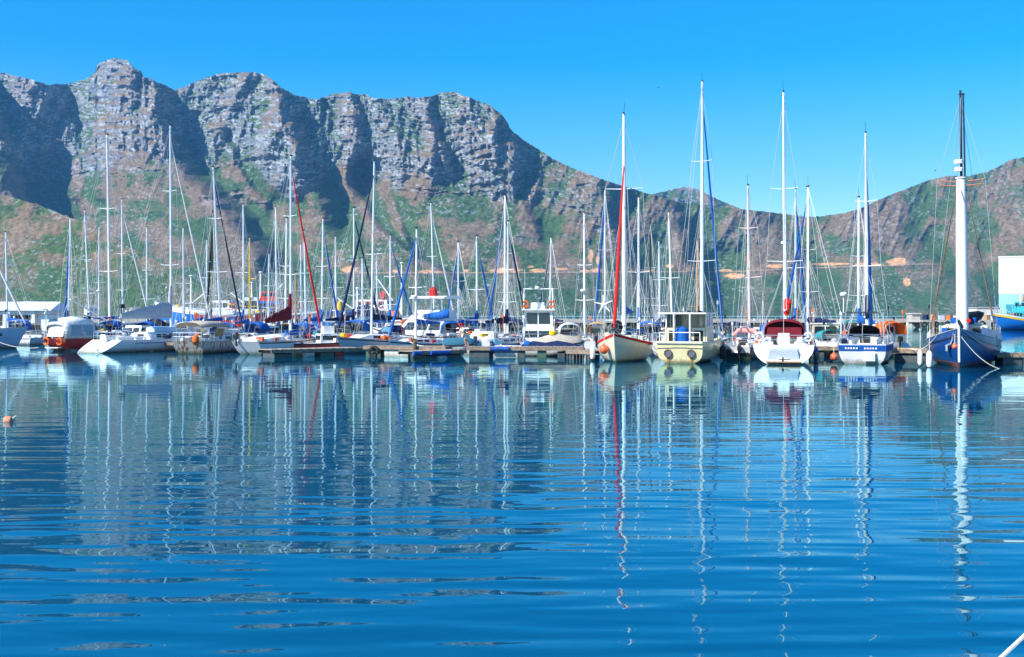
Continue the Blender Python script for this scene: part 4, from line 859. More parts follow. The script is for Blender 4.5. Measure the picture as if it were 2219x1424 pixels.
# ---------------------------------------------------------------- sailboats behind the front row
# mast column, masthead (px, py), depth, bow bearing (deg), length, hull, cover, headsail, mast paint, stripe, hood, label tail
ROW = [
 (17, 12, 503, 112, 150, 8.5, 'white', 'blue', None, 'alu', 'navy', None, 'moored behind the long pale blue yacht'),
 (148, 152, 473, 118, 118, 9.0, 'white', 'navy', 'blue', 'alu', 'navy', None, 'beyond the dark red sloop'),
 (195, 183, 455, 128, 95, 9.5, 'white', 'navy', None, 'alu', 'blue', 'blue', 'beyond the dark red sloop'),
 (214, 215, 492, 134, -80, 8.5, 'cream', 'tan', None, 'alu', 'maroon', None, 'beyond the dark red sloop'),
 (266, 264, 432, 122, 60, 10, 'white', 'blue', 'white', 'alu', 'navy', None, 'beyond the scooped-stern yacht'),
 (318, 318, 492, 128, -100, 8.8, 'white', 'grey', None, 'alu', 'navy', None, 'beyond the scooped-stern yacht'),
 (398, 397, 494, 118, 105, 8.8, 'white', 'navy', 'white', 'alu', 'blue', 'navy', 'beyond the beige-awning sloop'),
 (448, 448, 520, 126, 80, 8.5, 'grey', 'blue', None, 'alu', 'navy', None, 'beyond the beige-awning sloop'),
 (457, 461, 458, 108, 112, 9.5, 'black', 'black', 'black', 'black', 'white', None, 'beyond the beige awning'),
 (528, 527, 443, 114, 70, 9.5, 'white', 'blue', None, 'alu', 'navy', 'blue', 'next to the yellow-masted sloop'),
 (541, 541, 515, 98, 80, 8.0, 'white', 'blue', None, 'yellow', 'blue', 'blue', 'beyond the maroon-covered sloop'),
 (581, 583, 550, 132, -95, 8.0, 'white', 'grey', None, 'alu', 'navy', None, 'by the blue fishing vessel'),
 (600, 597, 449, 122, 110, 9.6, 'pale_blue', 'blue', None, 'alu', 'navy', None, 'beyond the maroon-covered sloop'),
 (618, 621, 473, 108, 75, 9.0, 'white', 'tan', None, 'white', 'red', None, 'beyond the maroon-covered sloop'),
 (640, 641, 590, 100, 82, 6.6, 'white', None, None, 'wood', 'blue', None, 'beyond the maroon-covered sloop'),
 (653, 652, 530, 130, 100, 8.4, 'cream', 'tan', None, 'alu', 'navy', None, 'behind the red furled headsail'),
 (663, 659, 500, 112, -100, 9.0, 'white', 'blue', None, 'alu', 'blue', None, 'behind the red furled headsail'),
 (697, 700, 474, 106, 72, 9.2, 'white', 'blue', 'blue', 'alu', 'navy', 'blue', 'behind the red speedboat'),
 (728, 727, 513, 120, 95, 8.6, 'bright_blue', 'navy', None, 'alu', 'white', None, 'behind the red speedboat'),
 (767, 767, 451, 104, 55, 9.5, 'white', 'navy', 'navy', 'alu', 'navy', 'navy', 'next to the grey-hulled sloop'),
 (785, 785, 560, 126, 100, 7.6, 'white', 'blue', None, 'white', 'navy', None, 'next to the grey-hulled sloop'),
 (805, 811, 349, 88.5, -119, 10.5, 'grey', 'navy', 'navy', 'alu', 'navy', 'navy', 'tied bow-on to the jetty'),
 (818, 816, 553, 122, 85, 7.8, 'white', 'blue', None, 'alu', 'navy', None, 'behind the grey-hulled sloop'),
 (846, 846, 510, 100, 55, 8.8, 'navy', 'blue', 'blue', 'alu', 'white', None, 'behind the grey-hulled sloop'),
 (901, 903, 495, 88, -122, 8.2, 'white', 'blue', 'blue', 'white', 'navy', None, 'bow-on to the jetty by the tyre'),
 (942, 934, 440, 112, 58, 9.8, 'pale_blue', 'blue', 'white', 'alu', 'navy', 'blue', 'behind the flybridge cruiser'),
 (993, 993, 525, 100, 115, 8.2, 'pale_blue', 'blue', 'blue', 'alu', 'white', None, 'behind the bending person'),
 (1034, 1033, 512, 98, 62, 8.4, 'white', 'blue', 'blue', 'alu', 'navy', None, 'behind the bending person'),
 (1094, 1094, 424, 94, 113, 9.6, 'white', 'navy', 'blue', 'white', 'navy', None, 'behind the open blue launch'),
 (1100, 1101, 480, 89, 60, 8.8, 'white', 'navy', 'navy', 'alu', 'blue', None, 'behind the open blue launch'),
 (1191, 1194, 515, 112, 112, 8.6, 'white', 'navy', 'navy', 'alu', 'navy', None, 'behind the wheelhouse cruiser'),
 (1267, 1266, 461, 92, -112, 7.8, 'white', 'white', None, 'white', 'navy', 'white', 'at the end of the jetty'),
 (1311, 1311, 412, 100, 100, 9.4, 'white', None, 'blue', 'alu', 'navy', None, 'behind the cream double-ender'),
 (1384, 1384, 428, 86, 82, 9.6, 'white', 'blue', None, 'white', 'navy', 'blue', 'behind the cream double-ender'),
 (1409, 1409, 482, 118, 95, 9.0, 'navy', 'navy', None, 'black', 'white', None, 'behind the cream double-ender'),
 (1430, 1428, 523, 112, 75, 8.2, 'white', 'grey', None, 'alu', 'navy', None, 'behind the cream double-ender'),
 (1457, 1449, 460, 98, 70, 9.2, 'white', 'grey', None, 'white', 'blue', None, 'behind the cream work boat'),
 (1511, 1511, 520, 104, 88, 7.6, 'green', 'tan', None, 'wood', 'white', None, 'behind the cream work boat'),
 (1521, 1522, 177, 84, 62, 12.5, 'white', 'navy', 'blue', 'alu', 'navy', None, 'behind the cream work boat'),
 (1724, 1724, 410, 92, 62, 9.4, 'white', 'blue', 'blue', 'alu', 'navy', None, 'behind the maroon-hooded yacht'),
 (1751, 1751, 405, 84, 108, 9.4, 'white', 'navy', 'blue', 'white', 'blue', 'teal', 'behind the maroon-hooded yacht'),
 (1861, 1861, 428, 84, 92, 9.0, 'cream', 'blue', None, 'white', 'navy', None, 'behind the blue-banded yacht'),
]
CW = dict(navy='navy', blue='blue', tan='tan', grey='grey', white='white', black='black', maroon='maroon')
HW = dict(white='white', cream='cream', grey='grey', black='black', pale_blue='pale blue', bright_blue='bright blue', navy='navy', green='green')
seen = {}
for i, (mx_, tx, ty, D, yw, L, hc, cov, gen, mc, stp, hood, tail) in enumerate(ROW):
    loc = Vector(((mx_-CXP)*D/FPX, D, 0)); yaw = math.radians(yw)
    lab = HW[hc]+' hulled sloop'
    if mc in ('black', 'yellow', 'wood'): lab += ' with %s mast' % ('varnished wooden' if mc == 'wood' else mc)
    bits = []
    if cov and mc not in ('black',): bits.append(CW[cov]+' sail cover')
    if gen: bits.append(CW[gen]+' furled headsail')
    lab += (' and ' if ' mast' in lab else ' with ')+' and '.join(bits) if bits else ''
    if ty < 200: lab = 'tallest-masted '+lab
    lab += ', '+tail
    lab = lab.replace('furled headsail', 'headsail') if len(lab.split()) > 14 else lab
    lab = lab.replace(' hulled', '') if len(lab.split()) > 13 else lab
    near_ = D < 95
    sloop('sailing_yacht', lab, loc, yaw, local_tip(loc, yaw, tx, ty), L=L, hull=hc, stripe=stp, spray=hood, mastc=mc, cover=cov, genoa=gen, group='sailboats moored behind the front row', seed=20+i,
          detail=2 if near_ else 1, gear=9 if near_ else 6, rigkw=dict(r=.10 if ty > 200 else .15, spreaders=((.30, .58) if i % 3 else (.46,)) if ty > 200 else (.28, .68), sp_len=.85 if ty > 200 else 1.1, cover_h=.55 if i % 2 else .42, gen_r=.10, boom_h=1.2, bare=cov is None, radar=(i % 7 == 3)))

# ---------------------------------------------------------------- motor boats
def motor_cruiser(name, label, loc, yaw, L, B, hullc, decks, hk=None, cat='motorboat'):
    r = thing(name, label, cat, loc, yaw); kw = dict(fs=1.0, fb=1.5, w0=.9, rake=1.2, srake=.15, depth=.3, p=1.2, q=3.5, mastat=.5, bluff=2.4); kw.update(hk or {})
    h = Hull(L, B, **kw); h.shell(MB()).build('hull', H[hullc], r, smooth=35); h.deck(None).build('deck', DECK, r, smooth=0); h.band(-.1, .0, off=.03).build('rubbing_rail', RUBBER, r)
    return r, h
def cabin_box(r, x0, x1, w, z0, hgt, rake_f=.3, rake_b=.0, side=2, front_w=2, back_w=0, name='cabin', mt=None, wz=(.42, .86), taper=.93, gl=None):
    """a cabin with separate panes set in all four walls"""
    gl = gl or GLASS
    b = [Vector((x0, -w, z0)), Vector((x1, -w, z0)), Vector((x1, w, z0)), Vector((x0, w, z0))]
    t = [Vector((x0+rake_b, -w*taper, z0+hgt)), Vector((x1-rake_f, -w*taper, z0+hgt)), Vector((x1-rake_f, w*taper, z0+hgt)), Vector((x0+rake_b, w*taper, z0+hgt))]
    o = MB().add(b+t, [(0, 3, 2, 1), (4, 5, 6, 7), (0, 1, 5, 4), (1, 2, 6, 5), (2, 3, 7, 6), (3, 0, 4, 7)]).build(name, mt or CABIN, r, smooth=0)
    for (i, j), n in (((0, 1), side), ((1, 2), front_w), ((2, 3), side), ((3, 0), back_w)):
        for k in range(n):
            u0, u1 = .07+.86*k/n+.015, .07+.86*(k+1)/n-.025
            q = [b[i].lerp(b[j], u).lerp(t[i].lerp(t[j], u), v) for u, v in ((u0, wz[0]), (u1, wz[0]), (u1, wz[1]), (u0, wz[1]))]
            nrm = (q[1]-q[0]).cross(q[3]-q[0]).normalized(); MB().slab([v-nrm*.01 for v in q], .025).build('window', gl, o, smooth=0)
    return o

# wheelhouse cruiser behind the jetty
D = 92; loc = P(1167, 700, D); loc.z = 0
r, h = motor_cruiser('motor_cruiser', 'white motor cruiser with tall square wheelhouse, blank aft wall panes and aerial arch', loc, math.radians(88), 9.0, 3.2, 'white', 0, dict(fs=.8))
cabin_box(r, -2.6, 2.2, 1.35, .75, 1.25, .4, 0, 3, 2, 2, 'lower_cabin', wz=(.35, .75))
wh = cabin_box(r, -2.2, .9, 1.22, 2.0, 1.35, .3, .05, 2, 3, 2, 'wheelhouse', wz=(.18, .86))
MB().box((-.7, 0, 3.40), (3.5, 2.7, .09)).build('wheelhouse_roof', WHITEP, r, smooth=0)
MB().box((-.9, .1, 3.72), (.9, 1.25, .55), taper=.9).build('life_raft_case', WHITEP, r)
m = MB()
for sd in (1, -1): m.tube([(-1.8, sd*1.2, 3.4), (-1.6, sd*1.15, 5.1)], .045)
m.tube([(-1.6, -1.25, 5.1), (-1.6, 1.25, 5.1)], .05).lathe([(.2, 0), (.22, .1), (.1, .2)], (-1.6, .1, 5.12), 10).tube([(-1.6, 1.1, 5.1), (-1.7, 1.1, 7.0)], .015, 4); m.build('aerial_arch', WHITEP, r)
for sd in (1, -1): lifebuoy(r, (-2.3, sd*1.05, 3.85), CV['orange'], 'x', .24)
rails(r, h, .02, .9, .7, 6); gear_pile(r, h, random.Random(2), .02, .4, 4)

# flybridge cruiser
D = 97; loc = P(917, 700, D); loc.z = 0
r, h = motor_cruiser('flybridge_cruiser', 'white flybridge cruiser with curved upper deck and blue side awning', loc, math.radians(150), 11.5, 3.8, 'white', 0, dict(fs=1.1, fb=1.9))
cabin_box(r, -3.2, 2.2, 1.5, 1.15, 1.5, 1.6, .1, 3, 3, 2, 'saloon', wz=(.35, .8))
cabin_box(r, -2.6, .6, 1.4, 2.65, .75, .8, .0, 1, 1, 0, 'flybridge', wz=(.5, .52))
MB().loft([[Vector((x, y*1.55, 4.55+z)) for y, z in ((1, -.08), (.6, .06), (-.6, .06), (-1, -.08))]+[Vector((x, y*1.5, 4.45+z)) for y, z in ((-1, -.08), (1, -.08))] for x in (-3.2, -.9, .4)]).build('hardtop', WHITEP, r)
m = MB()
for x in (-2.9, .1):
    for sd in (1, -1): m.tube([(x, sd*1.35, 2.6), (x, sd*1.42, 4.5)], .05)
m.build('hardtop_post', STEEL, r)
MB().loft([[Vector((-3.8+2.6*f, 1.66-.05*math.sin(f*3), 2.75-.5*f+.35*f*f)), Vector((-3.8+2.6*f, 1.62, 3.55-.75*f+.25*f*f))] for f in (0, .25, .5, .75, 1)], closed=False, caps=False).build('side_awning', CV['blue'], r, solid=.03)
lifebuoy(r, (-4.9, 1.5, 2.0), CV['red'], 'x', .28); rails(r, h, .02, .92, .75, 7)
MB().lathe([(.3, -.3), (.36, 0), (.3, .3), (.1, .5)], (-1.4, .5, 4.9), 10).build('red_float', CV['red'], r)
MB().box((-5.3, -1.0, 1.4), (.5, 1.2, .7)).build('stern_locker', WHITEP, r)

# small cabin boats crowded between the yachts
CROWD = [(262, 108, 80, 6.4, 'white', 'blue', 'white'), (300, 100, -100, 5.6, 'pale_blue', 'blue', 'white'), (345, 112, 95, 6.2, 'white', 'navy', 'cream'), (420, 104, 75, 6.0, 'white', 'white', 'white'), (500, 100, 85, 6.6, 'white', 'blue', 'white'), (560, 108, -95, 7.0, 'white', 'teal', 'white'), (578, 96, 70, 5.4, 'blue', 'blue', 'white'), (612, 99, 110, 6.0, 'white', 'navy', 'cream'),
         (640, 104, 80, 7.2, 'cream', 'tan', 'white'), (676, 97, 70, 6.0, 'white', 'blue', 'white'), (742, 96, 95, 6.2, 'white', 'navy', 'white'), (785, 102, 80, 6.8, 'navy', 'blue', 'white'), (860, 108, -80, 7.0, 'white', 'white', 'cream'), (972, 96, 100, 6.0, 'blue', 'blue', 'pale_blue'), (1018, 108, 85, 6.6, 'white', 'blue', 'white'), (1130, 100, 75, 6.0, 'white', 'navy', 'white'),
         (1228, 100, 95, 6.4, 'white', 'white', 'cream'), (1300, 92, 80, 6.0, 'white', 'tan', 'white'), (1405, 90, 85, 6.2, 'white', 'blue', 'white'), (1440, 96, -95, 6.0, 'cream', 'navy', 'cream'), (1590, 92, 80, 6.6, 'white', 'navy', 'white'), (1660, 94, 95, 6.0, 'white', 'blue', 'white'), (1840, 95, 80, 6.4, 'white', 'teal', 'cream'), (1905, 88, 100, 6.2, 'white', 'orange', 'white'), (195, 104, 70, 6.0, 'white', 'navy', 'white'), (60, 116, 85, 6.2, 'white', 'blue', 'cream')]
NEARBY = ['scooped-stern yacht', 'upturned pale blue tender', 'pale grey stacked sail', 'rust-streaked sloop', 'beige awning', 'yellow-masted sloop', 'maroon sail cover', 'maroon sail cover', 'varnished wooden mast', 'red speedboat', 'grey-hulled sloop bow', 'grey-hulled sloop mast', 'orange rescue vessel', 'bending person', 'arch-framed cabin boat', 'wheelhouse cruiser', 'covered runabout', 'cream double-ender bow', 'cream double-ender', 'cream work boat', 'pink-masted yacht', 'maroon spray hood', 'net-laden open boat', 'black arched hood', 'dark red sloop', 'long pale blue yacht']
for i, (px_, D, yw, L_, hc, cv, house) in enumerate(CROWD):
    loc = P(px_, 700, D); loc.z = 0; rr = random.Random(300+i)
    nm = 'cabin boat'; hw = hc.replace('_', ' ')
    r, h = motor_cruiser('cabin_boat', 'small %s cabin boat with %s canvas behind the %s' % (hw, cv, NEARBY[i]), loc, math.radians(yw), L_, L_*.37, hc, 0, dict(fs=.85, fb=1.15))
    r['group'] = 'cabin boats crowded between the yachts'
    mt = {'white': CABIN, 'cream': CREAMP, 'pale_blue': H['pale_blue']}[house]; hh = rr.uniform(.9, 1.6)
    cabin_box(r, -L_*.16, L_*.24, L_*.145, h.sheer(.5)-.05, hh, .5, .05, 2, 2, 1, 'cabin', mt, wz=(.45, .85))
    arch_shell([-L_*.42, -L_*.28, -L_*.14], [L_*.15]*3, [.9, 1.05, .95], h.sheer(.2)+hh*.45, n=9).build('canopy', CV[cv], r, smooth=60, solid=.03)
    if i % 3 == 0: MB().tube([(0, .3, h.sheer(.5)+hh), (-.1, .3, h.sheer(.5)+hh+2.2)], .02, 4).lathe([(.2, 0), (.22, .08), (.1, .16)], (.1, -.2, h.sheer(.5)+hh), 9).build('aerial', WHITEP, r)
    rails(r, h, .03, .9, .6, 4); gear_pile(r, h, rr, .02, .95, 7); outboard(r, (-L_*.5-.1, 0, h.fs))

# red and white speedboat, open blue launch, small cabin boats along the jetty
D = 88; loc = P(716, 700, D); loc.z = 0
r, h = motor_cruiser('speedboat', 'red and white speedboat berthed between the maroon-covered sloop and the grey sloop', loc, math.radians(25), 6.4, 2.3, 'red', 0, dict(fs=.75, fb=.95, dip=0))
h.band(-.55, -.32, off=.015, t0=.02).build('white_flash', WHITEP, r)
cabin_box(r, -1.0, 1.4, .85, .75, .75, .9, 0, 1, 1, 1, 'cuddy', wz=(.35, .8)); MB().box((-.2, .1, 1.6), (.9, .7, 1.0)).build('white_locker', WHITEP, r, smooth=0)
outboard(r, (-3.3, .3, .75)); gear_pile(r, h, random.Random(5), .1, .8, 5)
D = 84; loc = P(1094, 700, D); loc.z = 0
r, h = motor_cruiser('open_launch', 'low open launch with blue hull and white foredeck alongside the jetty', loc, math.radians(175), 5.6, 2.0, 'blue', 0, dict(fs=.62, fb=.8, dip=0))
h.band(-.08, .02, off=.03).build('white_gunwale', WHITEP, r); MB().loft([[Vector((x, .6*y*k, .68+z*k)) for y, z in ((1, 0), (.8, .5), (-.8, .5), (-1, 0))] for x, k in ((.2, .6), (.7, 1), (1.5, .4))]).build('windscreen_cowl', CLEARP, r); gear_pile(r, h, random.Random(8), .1, .8, 5)
D = 80.5; loc = P(1195, 700, D); loc.z = 0
r, h = motor_cruiser('covered_dinghy', 'small boat wrapped in dark canvas cover beside the jetty', loc, math.radians(-12), 4.4, 1.7, 'grey', 0, dict(fs=.5, fb=.7, dip=0))
MB().loft([[Vector((h.x(t, 1), y*h.hb(t)*1.03, h.sheer(t)+z*k)) for y, z in ((1, -.08), (.85, .22), (.3, .5), (0, .58), (-.3, .5), (-.85, .22), (-1, -.08))] for t, k in ((.01, .6), (.2, 1.0), (.4, .75), (.6, .95), (.8, .6), (.97, .2))]).build('canvas_cover', CV['navy'], r, smooth=60)
MB().lathe([(.05, -.25), (.22, -.2), (.26, .0), (.2, .22), (.05, .27)], (-1.75, -.3, .85), 12, 'x').build('motor_hood', CV['blue'], r)
D = 84.5; loc = P(1215, 700, D); loc.z = 0
r, h = motor_cruiser('covered_runabout', 'runabout under beige cover with yellow bundle on top', loc, math.radians(5), 3.9, 1.7, 'white', 0, dict(fs=.7, fb=.95, dip=0))
MB().loft([[Vector((h.x(t, 1), y*h.hb(t)*1.03, h.sheer(t)+z*k)) for y, z in ((1, -.08), (.85, .22), (.3, .6), (0, .7), (-.3, .6), (-.85, .22), (-1, -.08))] for t, k in ((.01, .6), (.2, 1.0), (.45, 1.2), (.6, .9), (.8, .7), (.97, .2))]).build('canvas_cover', CV['beige'], r, smooth=60)
MB().lathe([(.12, 0), (.3, .15), (.3, .35), (.1, .45)], (-.6, 0, 1.35), 9).build('yellow_bundle', CV['yellow'], r)
D = 79.5; loc = P(985, 700, D); loc.z = 0
r, h = motor_cruiser('rowing_dinghy', 'pale dinghy under a slate blue cover lying at the jetty edge', P(1000, 700, 80.6)*1.0, math.radians(8), 2.7, 1.3, 'white', 0, dict(fs=.45, fb=.6, dip=0)); r.location.z = .35
MB().loft([[Vector((h.x(t, 1), y*h.hb(t), h.sheer(t)+z*k)) for y, z in ((1, 0), (.85, .3), (.3, .5), (-.3, .5), (-.85, .3), (-1, 0))] for t, k in ((.01, .9), (.3, 1.0), (.7, .95), (.97, .3))]).build('canvas_cover', canvas('slate_blue', (.04, .15, .24)), r, smooth=60)
D = 86; loc = P(1048, 700, D); loc.z = 0
r, h = motor_cruiser('cabin_boat', 'white cabin boat with steel arch frame and clear windscreen, stern to the jetty', loc, math.radians(80), 6.0, 2.4, 'white', 0, dict(fs=1.0, fb=1.2, p=1.6))
cabin_box(r, -.6, 1.6, .95, 1.0, .7, .7, 0, 2, 2, 0, 'cuddy', wz=(.3, .85), gl=CLEARP)
m = MB()
for x in (-2.2,):
    m.tube([(x, -1.05, 1.0), (x, -1.0, 2.6), (x, 1.0, 2.6), (x, 1.05, 1.0)], .035)
m.build('arch_frame', STEEL, r); outboard(r, (-3.05, 0, .9)); gear_pile(r, h, random.Random(9), .05, .6, 4)
D = 83; loc = P(1790, 700, D); loc.z = 0
r, h = motor_cruiser('cabin_boat', 'white cabin boat with cream wheelhouse between the maroon-hooded and blue-banded yachts', loc, math.radians(72), 7.0, 2.5, 'white', 0, dict(fs=.95, fb=1.3))
cabin_box(r, -1.2, 1.4, 1.0, .95, 1.35, .4, 0, 2, 2, 2, 'wheelhouse', mt=CREAMP, wz=(.45, .88)); MB().box((.1, 0, 2.34), (2.8, 2.2, .07)).build('wheelhouse_roof', WHITEP, r, smooth=0); rails(r, h, .03, .9, .65, 5); gear_pile(r, h, random.Random(19), .05, .9, 9)
D = 90; loc = P(1816, 700, D); loc.z = 0
r, h = motor_cruiser('open_boat', 'open fishing boat heaped with blue and green nets behind the blue-banded yacht', loc, math.radians(100), 6.5, 2.3, 'pale_blue', 0, dict(fs=.9, fb=1.2))
for k, c in enumerate(('blue', 'teal', 'white', 'orange')):
    MB().lathe([(.3, 0), (.65, .2), (.6, .5), (.25, .8)], (-2.2+1.2*k, .2*(-1)**k, .95), 10).build('net_heap', CV[c], r)
D = 84; loc = P(1648, 700, D); loc.z = 0
r, h = motor_cruiser('inflatable_boat', 'dark grey inflatable boat tied behind the pale-pink-masted yacht', P(1600, 700, 76.5), math.radians(80), 3.8, 1.8, 'black', 0, dict(fs=.42, fb=.6, dip=0)); r.location.z = 0
for sd in (1, -1): MB().tube([h.edge(t, sd, .12, .05) for t in (.0, .3, .6, .8, .93)], .2, 9).build('inflated_tube', RUBBER, r)
outboard(r, (-1.95, 0, .45))
m = MB()
for k in range(6): m.box((-1.4, .45-.18*k, .43), (.02, .12, .14))
m.build('red_marking', CV['red'], r)

# ---------------------------------------------------------------- fishing vessels far behind
def trawler(name, label, loc, yaw, L, B, hullc, band=None, houses=(), mast_h=8.0, fb=3.2, fs=1.9, group=None, gear=8, seed=0, houseglass=None, rail_c=None, derrick=True):
    r = thing(name, label, 'fishing boat', loc, yaw, group)
    h = Hull(L, B, fs, fb, dip=.5, w0=.8, rake=1.5, srake=.6, depth=.8, p=1.15, q=3.5, mastat=.5, bluff=2.8)
    h.shell(MB()).build('hull', H[hullc], r, smooth=35); h.deck(None, dz=-.7).build('deck', mat('deck_green', (.10, .16, .13), .8), r, smooth=0)
    for z0, z1, c in (band or ()): h.band(z0, z1, off=.02).build('stripe', c, r)
    h.band(-.02, .1, off=.06).build('cap_rail', WHITEP, r)
    z = h.sheer(.4)-.7
    for (x0, x1, w, zz, hh, mt, nw) in houses: cabin_box(r, x0, x1, w, z+zz, hh, .3, 0, nw, nw, nw, 'deckhouse', mt, (.5, .85))
    if derrick:
        MB().tube([(L*.12, 0, z), (L*.12, 0, z+mast_h)], [.2, .1], 8).build('mast', WHITEP, r)
        MB().tube([(L*.12, 0, z+1.5), (-L*.12, .5, z+mast_h*.75)], .09).build('derrick', WHITEP, r)
        MB().tube([(L*.12, 0, z+mast_h), (L*.48, 0, h.sheer(.97))], .02, 4).tube([(L*.12, 0, z+mast_h), (-L*.45, 0, z+1.5)], .02, 4).build('stay', WIRE, r)
        MB().tube([(L*.12, -.8, z+mast_h*.82), (L*.12, .8, z+mast_h*.82)], .05).lathe([(.25, 0), (.25, .12), (.05, .2)], (L*.12, 0, z+mast_h), 8).build('crosstree', WHITEP, r)
    gear_pile(r, h, random.Random(seed), .05, .95, gear); rails(r, h, .05, .9, .8, 8, True, True)
    return r, h, z
RED = mat('red_house_paint', (.50, .03, .02), .5); ORG = mat('orange_house_paint', (.78, .16, .03), .5); TURQ = mat('turquoise_paint', (.03, .36, .42), .5); BLUP = mat('blue_house_paint', (.03, .12, .42), .5)
GRP = 'fishing vessels at the far quay'
def at(px, D): v = P(px, 700, D); v.z = 0; return v
r, h, z = trawler('fishing_vessel', 'blue hulled fishing vessel with long white bulwark and red railings', at(440, 158), math.radians(172), 15, 4.6, 'bright_blue', ((-.75, -.05, WHITEP),), ((-4.5, -1.5, 1.5, 0, 2.0, WHITEP, 3),), 5.5, 5.0, 4.0, GRP, seed=1)
r, h, z = trawler('fishing_vessel', 'fishing vessel with dark red hull and tall narrow white wheelhouse', at(522, 150), math.radians(8), 12, 4.2, 'red', ((-.15, -.02, WHITEP),), ((.4, 2.6, 1.1, 0, 3.1, WHITEP, 2),), 5.0, 4.0, 3.3, GRP, seed=2)
r, h, z = trawler('fishing_vessel', 'blue fishing vessel with black and red net gantry and lifebuoys', at(590, 156), math.radians(176), 14, 4.4, 'blue', ((-.3, -.05, WHITEP),), ((-1.5, 2.0, 1.4, 0, 2.4, BLUP, 3), (-.9, 1.5, 1.2, 2.4, 1.3, RED, 2)), 6.4, 4.2, 3.6, GRP, seed=3)
MB().box((3.6, 0, z+2.4), (.3, 2.6, .4)).box((3.6, 1.2, z+1.2), (.25, .25, 2.4)).box((3.6, -1.2, z+1.2), (.25, .25, 2.4)).build('net_gantry', BLACKP, r)
for x in (-4.5, -3.4, 5.0): lifebuoy(r, (x, 1.6, z+1.7), CV['red'], 'y', .4)
r, h, z = trawler('rescue_vessel', 'orange and white rescue vessel with stacked red and white deckhouses', at(843, 150), math.radians(-12), 15, 4.6, 'orange', ((-.3, -.05, WHITEP),), ((-5.0, 1.6, 1.7, .2, 1.6, ORG, 4), (-4.2, .4, 1.5, 1.8, 1.5, WHITEP, 4)), 8.2, 3.4, 2.8, GRP, seed=4)
for x in (-3.6, -2.2, -.7): lifebuoy(r, (x, -1.58, z+2.6), CV['red'], 'y', .35)
MB().lathe([(.4, 0), (.55, .3), (.5, .8), (.2, 1.1)], (-.4, -1.1, z+3.3), 10).build('red_float', CV['red'], r)
r, h, z = trawler('fishing_vessel', 'blue tarpaulin-covered fishing vessel with yellow marker cone on its cabin', at(752, 140), math.radians(10), 11, 4.0, 'bright_blue', ((-.5, -.05, H['pale_blue']),), ((-2.6, .8, 1.5, 0, 1.7, BLUP, 2),), 4.5, 3.4, 2.9, GRP, seed=5)
MB().lathe([(.42, 0), (.45, .35), (.2, 1.1), (.05, 1.2)], (-.9, .2, z+1.75), 10).build('marker_cone', CV['yellow'], r)
MB().loft([[Vector((x, 1.7*y, z+.7+zz*k)) for y, zz in ((1, 0), (.7, 1.1), (0, 1.5), (-.7, 1.1), (-1, 0))] for x, k in ((1.2, 1), (2.5, 1.2), (4.5, .6))]).build('tarpaulin', CV['navy'], r)
r, h, z = trawler('fishing_vessel', 'turquoise-housed fishing trawler with blue hull and yellow and white sheer stripes', at(2232, 222), math.radians(196), 19, 5.6, 'bright_blue', ((-.75, -.38, mat('yellow_stripe', (.78, .50, .02), .5)), (-.34, .1, WHITEP)), ((-3.0, 3.4, 2.0, 0, 2.4, TURQ, 4), (-1.4, 2.6, 1.7, 2.4, 1.9, TURQ, 3), (-.4, 1.2, .9, 4.3, 1.6, mat('rusty_funnel', (.50, .20, .08), .7, var=.4), 0)), 9.0, 3.6, 2.3, GRP, seed=6, gear=14)
m = MB(); rr = random.Random(4)
for k in range(9): m.tube([(4.0+.45*k, -1.2+rr.uniform(-.3, .3), z+.6), (4.6+.45*k, -.2+rr.uniform(-.3, .3), z+2.4+rr.uniform(-.6, .6))], .09, 5)
m.build('net_drum_frame', mat('white_metal', (.75, .76, .76), .5), r)

# ---------------------------------------------------------------- breakwater, quay and buildings
CONC = mat('weathered_concrete', (.46, .43, .38), .9, var=.25, scale=.6, bump=.3); CONCD = mat('shaded_concrete', (.14, .11, .08), .9, var=.45, scale=1.2, bump=.5)  # CONCD: dark brown copy, shade below the coping put into the colour
D = 262; bw = thing('breakwater', 'long concrete breakwater wall across the harbour mouth', 'breakwater', at(700, D))
xl = (-460-CXP)*D/FPX-bw.location.x; xr = (1975-CXP)*D/FPX-bw.location.x
n = 46
blk = None
for k in range(n):
    w = (xr-xl)/n; x = xl+w*(k+.5)
    if blk is None: blk = MB().box((0, 2.5, 1.55), (w-.05, 5, .9)).build('coping_block', CONC, bw, smooth=0); o = blk
    else: o = blk.copy(); COL.objects.link(o)
    o.location = (x, .0, .12*math.sin(k*1.7)*.3)
MB().box(((xl+xr)/2, 2.9, .05), (xr-xl, 4.6, 2.1)).build('wall_core', CONCD, bw, smooth=0)
pile = MB().box((0, 0, .2), (.35, .5, 1.9)).build('wall_pile', CONCD, bw, smooth=0); pile.location = (xl+1, .35, 0)
for k in range(1, 90): o = pile.copy(); COL.objects.link(o); o.location = (xl+1+k*(xr-xl-2)/89, .35, 0)
m = MB(); m.tube([(xl, 4.6, 2.6), (xr, 4.6, 2.6)], .05, 4)
for k in range(0, 120): m.tube([(xl+k*(xr-xl)/120, 4.6, 1.9), (xl+k*(xr-xl)/120, 4.6, 2.6)], .04, 4)
m.build('handrail', mat('faded_blue_paint', (.35, .55, .72), .6), bw)
e = thing('breakwater_end_block', 'pale concrete block standing at the breakwater end', 'concrete block', P(1979, 700, 258)*1.0); e.location.z = 0
MB().box((0, 0, 1.0), (2.0, 3.5, 4.2), taper=.97).build('block', CONC, e, smooth=0); MB().box((0, -.1, 3.25), (2.3, 3.9, .3)).build('cap', CONC, e, smooth=0)
q = thing('quay', 'timber-piled fish quay stacked with gear beyond the blue ketch', 'quay', at(2080, 250))
MB().box((2, 4, 1.55), (22, 8, .5)).build('quay_deck', CONC, q, smooth=0)
